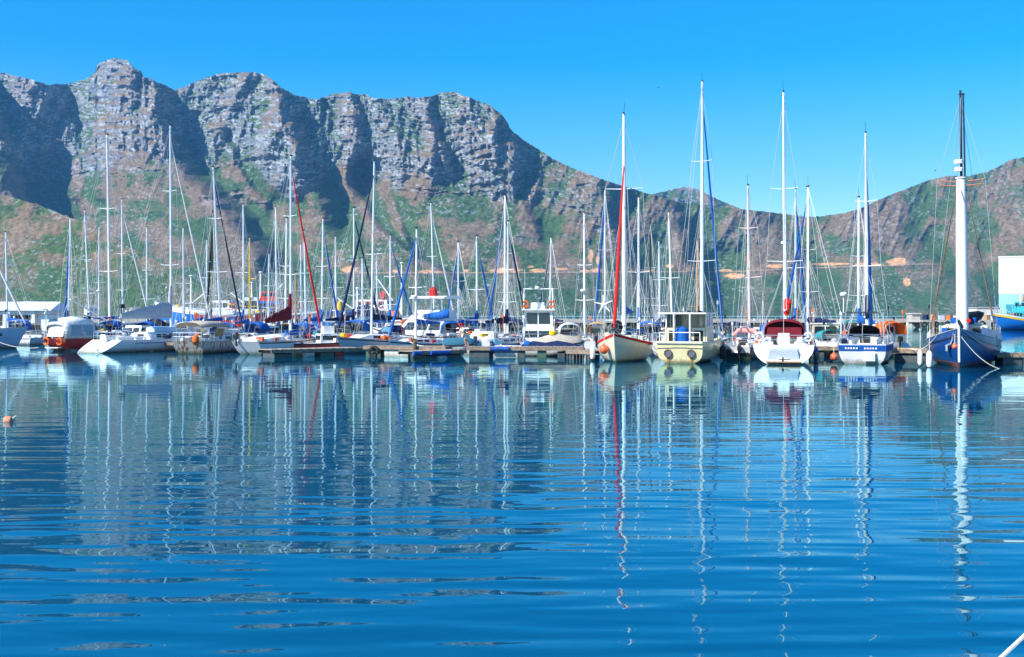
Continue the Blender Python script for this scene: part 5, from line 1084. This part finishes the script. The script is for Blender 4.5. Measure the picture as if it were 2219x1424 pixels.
pl = MB().lathe([(.28, -1), (.28, 1.4)], (0, 0, 0), 8).build('pile', CONCD, q); pl.location = (-8.6, .4, 0)
for k in range(1, 14): o = pl.copy(); COL.objects.link(o); o.location = (-8.6+k*1.6, .4, 0)
ty = None
for k in range(7):
    if ty is None: ty = MB().tube([(.5*math.cos(w), -.1, .5*math.sin(w)) for w in [2*math.pi*j/12 for j in range(13)]], .2, 7).build('tyre', RUBBER, q); o = ty
    else: o = ty.copy(); COL.objects.link(o)
    o.location = (-8+k*2.6, 0, .75+.1*(k % 3))
rr = random.Random(21)
for k in range(9):
    c = [CV['navy'], TEAK, CV['grey'], CV['orange'], CV['white'], CV['blue'], CONC][k % 7]; x = -7+k*1.75
    o = MB().box((0, 0, .5), (rr.uniform(.8, 1.6), 1.0, rr.uniform(.8, 1.6)), rr.uniform(0, 1), .92).build('fish_crate', c, None, smooth=0); o.location = q.location+Vector((x, 2+rr.uniform(-.6, .6), 1.85))
    tag(o, '%s fish crate stack on the timber-piled quay, %s from the breakwater end block' % (['navy', 'brown', 'grey', 'orange', 'white', 'blue', 'stone-coloured'][k % 7], ['first', 'second', 'third', 'fourth', 'fifth', 'sixth', 'seventh', 'eighth', 'ninth'][k]), 'crate', 'gear stacked on the quay')
b = thing('shed', 'low pale grey shed with white roller door on the quay', 'building', at(2142, 262))
MB().box((0, 3, 3.0), (5.6, 6, 3.2)).build('wall', mat('pale_grey_render', (.62, .60, .56), .8, var=.15, scale=1), b, smooth=0); MB().box((0, 3, 4.7), (6.0, 6.4, .2)).build('roof', CONC, b, smooth=0); MB().box((.7, -.02, 2.6), (1.8, .08, 2.2)).build('roller_door', WHITEP, b, smooth=0); MB().box((-1.6, -.02, 3.2), (1.0, .08, .9)).build('window', GLASS, b, smooth=0); MB().box((0, 3, .65), (5.8, 6.2, 1.5)).build('plinth', CONC, b, smooth=0)
b = thing('ice_plant', 'tall white block building with pale blue lower storey behind the trawler', 'building', at(2268, 285), math.radians(-25))
WST = mat('stained_white_render', (.80, .80, .78), .8, var=.12, scale=.5, rust=.35)
MB().box((0, 8, 13.2), (22.6, 16, 9.6)).build('upper_wall', WST, b, smooth=0); MB().box((0, 8.05, 5.0), (22.5, 16, 6.9)).build('lower_wall', mat('pale_blue_render', (.28, .62, .80), .8, var=.12), b, smooth=0)
MB().box((0, 8, 18.1), (22.9, 16.3, .3)).build('parapet', WHITEP, b, smooth=0); MB().box((0, 7.5, .7), (26, 18, 1.7)).build('plinth', CONC, b, smooth=0)
for k in range(3): MB().box((-8.4+5.0*k, -.03, 4.4), (2.4, .12, 2.6)).build('door', mat('turquoise_door', (.02, .28, .33), .6), b, smooth=0)
# harbour house at the other end
b = thing('harbour_house', 'low white flat-roofed harbour house with dark doorway behind the pale blue yacht', 'building', at(22, 135))
MB().box((0, 2, .5), (11, 6, 1.2)).build('plinth', CONC, b, smooth=0); MB().box((0, 2, 2.3), (9.8, 5, 2.5)).build('wall', WHITEP, b, smooth=0); MB().loft([[Vector((-5.4, y, z)) for y, z in ((-1.2, 3.5), (2, 4.6), (5.2, 3.5), (2, 3.4))], [Vector((5.4, y, z)) for y, z in ((-1.2, 3.5), (2, 4.6), (5.2, 3.5), (2, 3.4))]]).build('roof', mat('pale_blue_roof', (.62, .74, .82), .6, var=.1), b, smooth=0)
for k, x in enumerate((-3.6, -1.4)): MB().box((x, -.53, 2.35), (1.3, .06, 1.3)).build('window', GLASS, b, smooth=0)
MB().box((1.5, -.53, 2.0), (2.3, .06, 1.9)).build('doorway', DARKIN, b, smooth=0)  # dark panel stands for the shade inside the door
for x in (-.3, 3.2): MB().box((x, -.75, 2.3), (.35, .3, 2.5)).build('pillar', WHITEP, b, smooth=0)
# small houses at the foot of the hillside
k = 0
for px_, py_, D, c in ((18, 668, 930, 'white'), (70, 664, 930, 'white'), (130, 672, 940, 'cream'), (205, 672, 950, 'white'), (300, 676, 990, 'cream')):
    p = P(px_, py_, D); k += 1
    b = thing('house', '%s gabled house at the foot of the stony hillside, %s along the shore' % (c, ('first', 'second', 'third', 'fourth', 'fifth')[k-1]), 'house', (p.x, p.y-8, p.z-2), .2*k, 'houses under the hillside')
    MB().box((0, 0, 1.0), (9, 6, 6)).build('wall', WHITEP if c == 'white' else CREAMP, b, smooth=0); MB().loft([[Vector((x, y, z)) for y, z in ((-3.4, 3.8), (0, 6.4), (3.4, 3.8))] for x in (-4.8, 4.8)]).build('roof', mat('grey_roof', (.30, .28, .27), .8), b, smooth=0)
    for x in (-2.5, 0, 2.5): MB().box((x, -3.02, 2), (1.2, .1, 1.4)).build('window', GLASS, b, smooth=0)
# ---------------------------------------------------------------- floating jetty
PLANK = mat('grey_planks', (.36, .29, .22), .85, var=.35, scale=3); FRAME = mat('jetty_steel', (.10, .085, .075), .7, var=.3); JTOP = 0.72
FLOATM = dict(white=mat('white_tank', (.74, .73, .68), .6, var=.2, rust=.5, grime=.6), green=mat('green_tank', (.05, .15, .12), .6, var=.3, grime=.6), red=mat('red_tank', (.45, .04, .02), .6, var=.3), blue=mat('blue_tube', (.01, .08, .36), .5, var=.2), grey=mat('grey_tank', (.07, .09, .09), .7, var=.3))
def jetty(label, a, b, width, floats, top=JTOP, group='sections of the floating jetty'):
    """a runs to b along the near edge; deck lies behind that edge"""
    a, b = Vector(a), Vector(b); d = b-a; L = d.length; yaw = math.atan2(d.y, d.x)
    r = thing('jetty_section', label, 'jetty', (a.x, a.y, 0), yaw, group)
    n = int(L/.24); w = L/n; pl = None
    for k in range(n):
        if pl is None: pl = MB().box((0, 0, 0), (w-.025, width, .05)).build('plank', PLANK, r, smooth=0); o = pl
        else: o = pl.copy(); COL.objects.link(o)
        o.location = (w*(k+.5), width/2, top+.012*math.sin(k*2.3)); o.rotation_euler = (0, .012*math.sin(k*1.3), .01*math.sin(k*3.1))
    for y in (.04, width-.04): MB().box((L/2, y, top-.13), (L, .08, .19)).build('edge_beam', mat('pale_beam', (.30, .225, .16), .8, var=.4) if y < 1 else FRAME, r, smooth=0)
    cb = MB().box((0, width/2, top-.16), (.1, width-.2, .14)).build('cross_beam', FRAME, r, smooth=0); cb.location.x = .3
    for k in range(1, int(L/2)): o = cb.copy(); COL.objects.link(o); o.location.x = .3+2*k
    for (x0, x1, c, h_) in floats:
        o = MB()
        if c == 'blue': o.tube([(x0, -.08, top-.12), (x1, -.08, top-.12)], .15, 9)
        else: o.loft([[Vector((x, width*.5+(y-.5)*width*.86, z)) for y, z in ((0, -.15), (0, h_-.05), (.08, h_), (.92, h_), (1, h_-.05), (1, -.15))] for x in (x0, x1)])
        o.build('float_tube' if c == 'blue' else 'float_tank', FLOATM[c], r, smooth=25)
    return r
def tyre_on(parent, x, z=.35):
    MB().tube([(x+.33*math.cos(w), -.14, z+.33*math.sin(w)) for w in [2*math.pi*k/14 for k in range(15)]], .12, 8).build('tyre_fender', RUBBER, parent)
def onwater(px, D): v = P(px, 700, D); v.z = 0; return v
T = JTOP-.24
j1 = jetty('weathered plank jetty section with white, green and red float tanks', onwater(588, 76.5), onwater(790, 81.5), 1.9, [(2.6, 3.5, 'white', .34), (4.0, 5.1, 'green', .32), (5.2, 6.0, 'red', .34), (.3, 1.7, 'grey', .3)], top=.56)
j2 = jetty('weathered plank jetty section with tyre fender and rust-stained white tank', onwater(786, 80.0), onwater(965, 78.5), 1.9, [(.2, 1.3, 'green', T), (1.6, 3.4, 'white', T), (3.6, 4.4, 'grey', T)])
tyre_on(j2, .9)
MB().lathe([(.14, -.4), (.14, 1.1), (.02, 1.2)], (4.0, -.1, 0), 9).build('mooring_pile', CONCD, j2)
j3 = jetty('low slanting plank raft with blue tube floats against the jetty', onwater(894, 74.5), onwater(1012, 77.8), 1.6, [(1.5, 3.2, 'blue', .3), (.0, .7, 'blue', .3), (1.2, 4.4, 'grey', .2)], top=.52)
MB().lathe([(.2, -.3), (.24, 0), (.24, .4), (.1, .5)], (2.4, -.05, -.05), 10, 'x').build('cream_float', FLOATM['white'], j3)
j4 = jetty('weathered plank jetty section with blue tube float under its edge', onwater(1010, 77.6), onwater(1265, 77.2), 1.9, [(.2, 1.6, 'grey', T), (1.7, 3.0, 'blue', .3), (1.9, 3.6, 'white', T-.12), (3.65, 4.1, 'grey', T), (5.0, 5.6, 'green', T), (6.4, 6.9, 'grey', T-.1), (7.4, 7.8, 'grey', T-.1)])
j5 = jetty('narrow finger jetty beside the cream double-ender', onwater(1226, 74.6), onwater(1288, 73.4), 1.3, [(.2, .6, 'grey', .3), (1.5, 1.9, 'grey', .3)], top=.6)
for k in range(8):
    if k == 0: ps = MB().lathe([(.05, -.5), (.05, .5)], (0, 0, 0), 6).build('support_post', FRAME, j5); o = ps
    else: o = ps.copy(); COL.objects.link(o)
    o.location = (.1+.24*k, .06, 0)
j6 = jetty('plank pontoon between the blue-banded yacht and the ketch', onwater(1930, 70.5), onwater(2012, 69.5), 2.6, [(.2, 2.1, 'grey', T)], top=.80)
MB().box((.85, .8, .83), (1.55, 1.3, .04)).build('plywood_sheet', mat('fresh_plywood', (.62, .40, .20), .8, var=.15), j6, smooth=0)
MB().tube([(1.75, .2, .7), (1.75, .2, 2.0)], .05).lathe([(.08, 0), (.08, .12), (.02, .16)], (1.75, .2, 2.0), 8).build('service_post', STEEL, j6)
j7 = jetty('long rear pontoon behind the maroon-hooded yacht', onwater(1560, 79.0), onwater(1935, 77.0), 1.8, [(.3+1.5*k, 1.2+1.5*k, 'grey', T) for k in range(7)])
j8 = jetty('short dark pontoon by the rust-streaked sloop', onwater(318, 91.5), onwater(380, 90.5), 1.6, [(.2, 1.0, 'grey', T)])
j9 = jetty('short pontoon stub beyond the blue ketch', onwater(2160, 66.5), onwater(2330, 66.0), 1.8, [(.4, 1.6, 'grey', T), (2.4, 3.4, 'green', T)], top=.66)

# ---------------------------------------------------------------- fenders and buoys
def fender(loc, label, m_=FENDW, h=.75, r=.16, top=None):
    o = thing('fender', label, 'fender', (loc.x, loc.y, loc.z), 0, 'fenders')
    MB().lathe([(.03, -h/2-.05), (r*.7, -h/2), (r, -h/2+.12), (r, h/2-.12), (r*.7, h/2), (.04, h/2+.08)], (0, 0, 0), 12).build('body', m_, o)
    t = top if top is not None else h/2+.9
    MB().tube([(0, 0, h/2), (.02, .02, t)], .015, 5).build('lanyard', ROPE, o); return o
def ball(loc, label, r=.3, m_=BUOY):
    o = thing('ball_fender', label, 'fender', loc, 0, 'fenders')
    MB().lathe([(.02, -r*1.0)]+[(r*math.sin(w), -r*math.cos(w)) for w in [math.pi*k/10 for k in range(1, 9)]]+[(.07, r*1.0), (.06, r*1.25), (.02, r*1.3)], (0, 0, 0), 16).build('body', m_, o)
    MB().tube([(0, 0, r*1.2), (.02, .05, r*1.2+.5)], .018, 5).build('lanyard', ROPE, o); return o
ball(P(1309, 757, 69.8), 'orange ball fender on the bow of the cream double-ender', .30)
fender(P(1284, 765, 72.0), 'white fender between the cream double-ender and the finger jetty')
ball(P(1807, 774, 68.0), 'orange ball fender by the quarter of the blue-banded yacht', .24)
ball(P(2069, 751, 61.6), 'small orange ball fender under the bow of the blue ketch', .16)
fender(P(1994, 776, 63.8), 'white fender, shoreward of two on the blue ketch', h=.8, r=.14)
fender(P(2014, 779, 62.8), 'white fender, nearer the stem of two on the blue ketch', h=.85, r=.17)
fender(P(326, 757, 90.0), 'pale blue fender low on the side of the scooped-stern yacht', H['pale_blue'], .7, .17)
fender(P(350, 748, 92.5), 'pale blue fender high on the side of the scooped-stern yacht', H['pale_blue'], .6, .15)
fender(P(1768, 768, 71.5), 'blue fender on the quarter of the maroon-hooded yacht', H['bright_blue'], .8, .16)
fender(P(1566, 764, 72.0), 'dark grey fender on the side of the cream work boat', RUBBER, .8, .2)
fender(P(655, 752, 86.5), 'dark fender on the side of the maroon-covered sloop', RUBBER, .6, .15)
b = thing('mooring_float', 'small faded orange float drifting alone on open water', 'float', G(18, 914))
MB().lathe([(.02, -.14), (.12, -.1), (.15, 0), (.12, .09), (.04, .13)], (0, 0, 0.02), 12, 'x').build('body', mat('faded_orange', (.62, .24, .14), .6, var=.3), b)
MB().tube([(.1, 0, .08), (.2, 0, .16), (.16, .05, .02)], .02, 5).build('handle', ROPE, b)

# ---------------------------------------------------------------- mooring ropes
def rope(label, a, b, sag=.4, r=.025, n=12):
    a, b = Vector(a), Vector(b); pts = []
    for k in range(n+1):
        f = k/n; p = a.lerp(b, f); p.z -= sag*4*f*(1-f); pts.append(p-a)
    o = MB().tube(pts, r, 6).build('mooring_rope', ROPE, None); o.location = a; return tag(o, label, 'rope', 'mooring ropes')
kl, ky, kh = KETCH
def kw_(v): return kl+Matrix.Rotation(ky, 3, 'Z') @ Vector(v)
bow = kw_(kh.edge(.99, 1)); 
rope('pale rope from the ketch bow down to the stub pontoon', bow, onwater(2205, 66.2)+Vector((0, 0, .7)), .35, .03)
rope('slack rope from the ketch bow into the water', bow-Vector((0, 0, .4)), onwater(2172, 61.5)+Vector((0, 0, -.05)), .35, .02)
rope('rope from the blue-banded yacht to the plank pontoon', onwater(1905, 67.5)+Vector((0, 0, 1.1)), onwater(1938, 70.5)+Vector((0, 0, .82)), .3, .03)
rope('rope from the small white bow to the tyre jetty', onwater(888, 81.5)+Vector((0, 0, 1.0)), onwater(918, 79.2)+Vector((0, 0, .75)), .06, .025)
rope('rope from the long pale blue yacht to the dark red sloop', onwater(-10, 94)+Vector((0, 0, .8)), onwater(84, 92.5)+Vector((0, 0, .25)), .25, .025)
rope('rope from the open blue launch to the jetty', onwater(1084, 81)+Vector((0, 0, .8)), onwater(1096, 78.0)+Vector((0, 0, .74)), .03, .03)
rope('rope from the ketch to the plank pontoon', kw_(kh.edge(.80, -1)), onwater(1975, 70)+Vector((0, 0, .82)), .35, .03)
rope('thick white rope rising from the water close to the shore', Vector((4.07, 9.63, -.15)), Vector((5.6, 8.55, 2.05)), .0, .019, 8)

# ---------------------------------------------------------------- people and birds
SKIN = mat('skin', (.48, .27, .18), .6)
def skin_mesh(name, verts, edges, radii, m_, parent=None, sub=1):
    me = bpy.data.meshes.new(name); me.from_pydata([tuple(v) for v in verts], edges, []); me.materials.append(m_)
    o = bpy.data.objects.new(name, me); COL.objects.link(o)
    if parent: o.parent = parent
    md = o.modifiers.new('skin', 'SKIN'); md.use_smooth_shade = True
    if not me.skin_vertices: 
        bpy.context.view_layer.update()
    sv = me.skin_vertices[0].data if me.skin_vertices else None
    if sv:
        for i, r in enumerate(radii): sv[i].radius = (r*1.3, r*1.3) if isinstance(r, (int, float)) else (r[0]*1.3, r[1]*1.3)
        sv[0].use_root = True
    s_ = o.modifiers.new('round', 'SUBSURF'); s_.levels = sub; s_.render_levels = sub+1
    return o
def person(label, loc, rz, J, top, bottom, cap):
    """J: joint positions; the body is one skin from the pelvis out, clothes are children"""
    root = thing('person', label, 'person', loc, rz)
    names = ['pelvis', 'waist', 'chest', 'neck', 'chin', 'crown', 'shl', 'ell', 'wrl', 'hal', 'shr', 'elr', 'wrr', 'har', 'hil', 'knl', 'anl', 'tol', 'hir', 'knr', 'anr', 'tor']
    V = [Vector(J[n]) for n in names]; I = {n: i for i, n in enumerate(names)}
    R = dict(pelvis=(.15, .11), waist=(.135, .10), chest=(.16, .115), neck=.055, chin=.075, crown=.085, shl=.065, shr=.065, ell=.045, elr=.045, wrl=.032, wrr=.032, hal=.038, har=.038, hil=.09, hir=.09, knl=.06, knr=.06, anl=.042, anr=.042, tol=.035, tor=.035)
    E = [('pelvis', 'waist'), ('waist', 'chest'), ('chest', 'neck'), ('neck', 'chin'), ('chin', 'crown'), ('chest', 'shl'), ('shl', 'ell'), ('ell', 'wrl'), ('wrl', 'hal'), ('chest', 'shr'), ('shr', 'elr'), ('elr', 'wrr'), ('wrr', 'har'), ('pelvis', 'hil'), ('hil', 'knl'), ('knl', 'anl'), ('anl', 'tol'), ('pelvis', 'hir'), ('hir', 'knr'), ('knr', 'anr'), ('anr', 'tor')]
    skin_mesh('body', V, [(I[a], I[b]) for a, b in E], [R[n] for n in names], SKIN, root)
    def cloth(nm, sel, m_, grow):
        s2 = [n for n in sel]; ix = {n: i for i, n in enumerate(s2)}
        rad = [tuple(x*grow for x in R[n]) if isinstance(R[n], tuple) else R[n]*grow for n in s2]
        skin_mesh(nm, [J[n] for n in s2], [(ix[a], ix[b]) for a, b in E if a in ix and b in ix], rad, m_, root)
    cloth('shirt', ['waist', 'chest', 'shl', 'ell', 'shr', 'elr'], top, 1.18); cloth('trousers', ['pelvis', 'hil', 'knl', 'hir', 'knr'] + (['anl', 'anr'] if bottom[1] else []), bottom[0], 1.2)
    c = Vector(J['crown']); d = (c-Vector(J['chin'])).normalized(); MB().lathe([(.10, -.03), (.115, .02), (.10, .08), (.05, .12), (.01, .13)], c+d*.0, 12).box(c+Vector((.12, 0, .0)), (.14, .14, .02)).build('cap', cap, root)
    for hnd, dr in (('hal', 'wrl'), ('har', 'wrr')):
        p = Vector(J[hnd]); dd = (p-Vector(J[dr])).normalized(); fm = MB(); sdv = dd.cross(Vector((1, 0, .1))).normalized(); pn = dd.cross(sdv)
        for k in range(4): o_ = sdv*(.024*(k-1.5)); fm.tube([p+o_, p+o_+dd*(.05, .06, .058, .045)[k]+pn*.01, p+o_+dd*(.075, .09, .085, .065)[k]+pn*.035], [.011, .010, .008], 6)
        fm.tube([p-dd*.03+sdv*.03, p+dd*.01+sdv*.065, p+dd*.04+sdv*.07+pn*.02], [.013, .011, .009], 6); fm.build('fingers', SKIN, root)
    return root
# bending person on the jetty: hips high, back leaning over, hands at the knees
Jb = dict(pelvis=(0, 0, .88), waist=(.08, 0, 1.04), chest=(.20, 0, 1.26), neck=(.29, 0, 1.38), chin=(.35, 0, 1.42), crown=(.42, 0, 1.52), shl=(.20, .2, 1.27), ell=(.32, .25, 1.02), wrl=(.46, .2, .84), hal=(.51, .18, .78), shr=(.20, -.2, 1.27), elr=(.30, -.25, 1.02), wrr=(.42, -.2, .82), har=(.47, -.18, .76),
          hil=(0, .10, .82), knl=(.10, .14, .46), anl=(-.04, .14, .09), tol=(.12, .16, .04), hir=(0, -.10, .82), knr=(-.16, -.13, .48), anr=(-.34, -.13, .10), tor=(-.20, -.15, .04))
p = P(1008, 700, 78.6); person('person in white shirt, cap and shorts bending over on the jetty', Vector((p.x, p.y, JTOP+.02)), math.radians(205), Jb, canvas('white_shirt', (.78, .77, .76)), (canvas('pale_shorts', (.62, .66, .60)), False), CV['red'])
Js = dict(pelvis=(0, 0, .92), waist=(0, 0, 1.08), chest=(.02, 0, 1.32), neck=(.03, 0, 1.47), chin=(.05, 0, 1.54), crown=(.05, 0, 1.66), shl=(.02, .2, 1.38), ell=(.05, .26, 1.12), wrl=(.22, .2, 1.0), hal=(.29, .17, .99), shr=(.02, -.2, 1.38), elr=(.04, -.27, 1.12), wrr=(.18, -.22, .96), har=(.25, -.2, .94),
          hil=(0, .1, .88), knl=(.03, .11, .48), anl=(0, .11, .08), tol=(.14, .12, .04), hir=(0, -.1, .88), knr=(.02, -.12, .48), anr=(-.03, -.12, .08), tor=(.11, -.14, .04))
RS = [o for o in bpy.data.objects if str(o.get('label', '')).startswith('dark red hulled')][0]
pw = RS.matrix_basis @ Vector((-1.2, -1.05, 0)); person('person in blue and red jacket standing on the side deck of the dark red sloop', Vector((pw.x, pw.y, 1.05)), math.radians(150), Js, CV['blue'], (CV['navy'], True), CV['red'])
def gull(label, loc, rz, span=1.1):
    r = thing('gull', label, 'bird', loc, rz, 'gulls in flight')
    m = MB(); m.tube([(-.28, 0, 0), (-.12, 0, .01), (.05, 0, .0), (.17, 0, .03), (.26, 0, .03)], [.02, .06, .075, .05, .015], 8)
    m.slab([(-.42, -.06, .01), (-.25, -.02, .01), (-.25, .02, .01), (-.42, .06, .01)], .012)
    for sd in (1, -1): m.slab([(.10, sd*.04, .03), (.06, sd*span*.25, .16), (-.10, sd*span*.25, .15), (-.10, sd*.04, .02)][::sd], .015); m.slab([(.06, sd*span*.25, .16), (-.10, sd*span*.5, .07), (-.17, sd*span*.5, .06), (-.10, sd*span*.25, .15)][::sd], .012)
    m.build('body', mat('gull_feathers', (.30, .30, .32), .8), r)
gull('gull gliding high above the range saddle', P(1427, 190, 260), .4); gull('gull gliding beside the ketch topmast', P(2027, 370, 220), -.5)
# ---------------------------------------------------------------- haze
hz_m = bpy.data.materials.new('haze_air'); N, L = nodes_of(hz_m); N.remove(N['Principled BSDF'])
pv = N.new('ShaderNodeVolumePrincipled'); pv.inputs['Color'].default_value = (0.15, 0.50, 1.0, 1); pv.inputs['Density'].default_value = 0.000085; pv.inputs['Anisotropy'].default_value = 0.0
L.new(pv.outputs[0], N['Material Output'].inputs['Volume'])
hz = MB().box((0, 2800, 390), (18400, 6900, 790)).build('haze', hz_m, smooth=0)
hz.location.z = 0
tag(hz, 'thin blue sea haze in front of the mountains', kind='stuff')
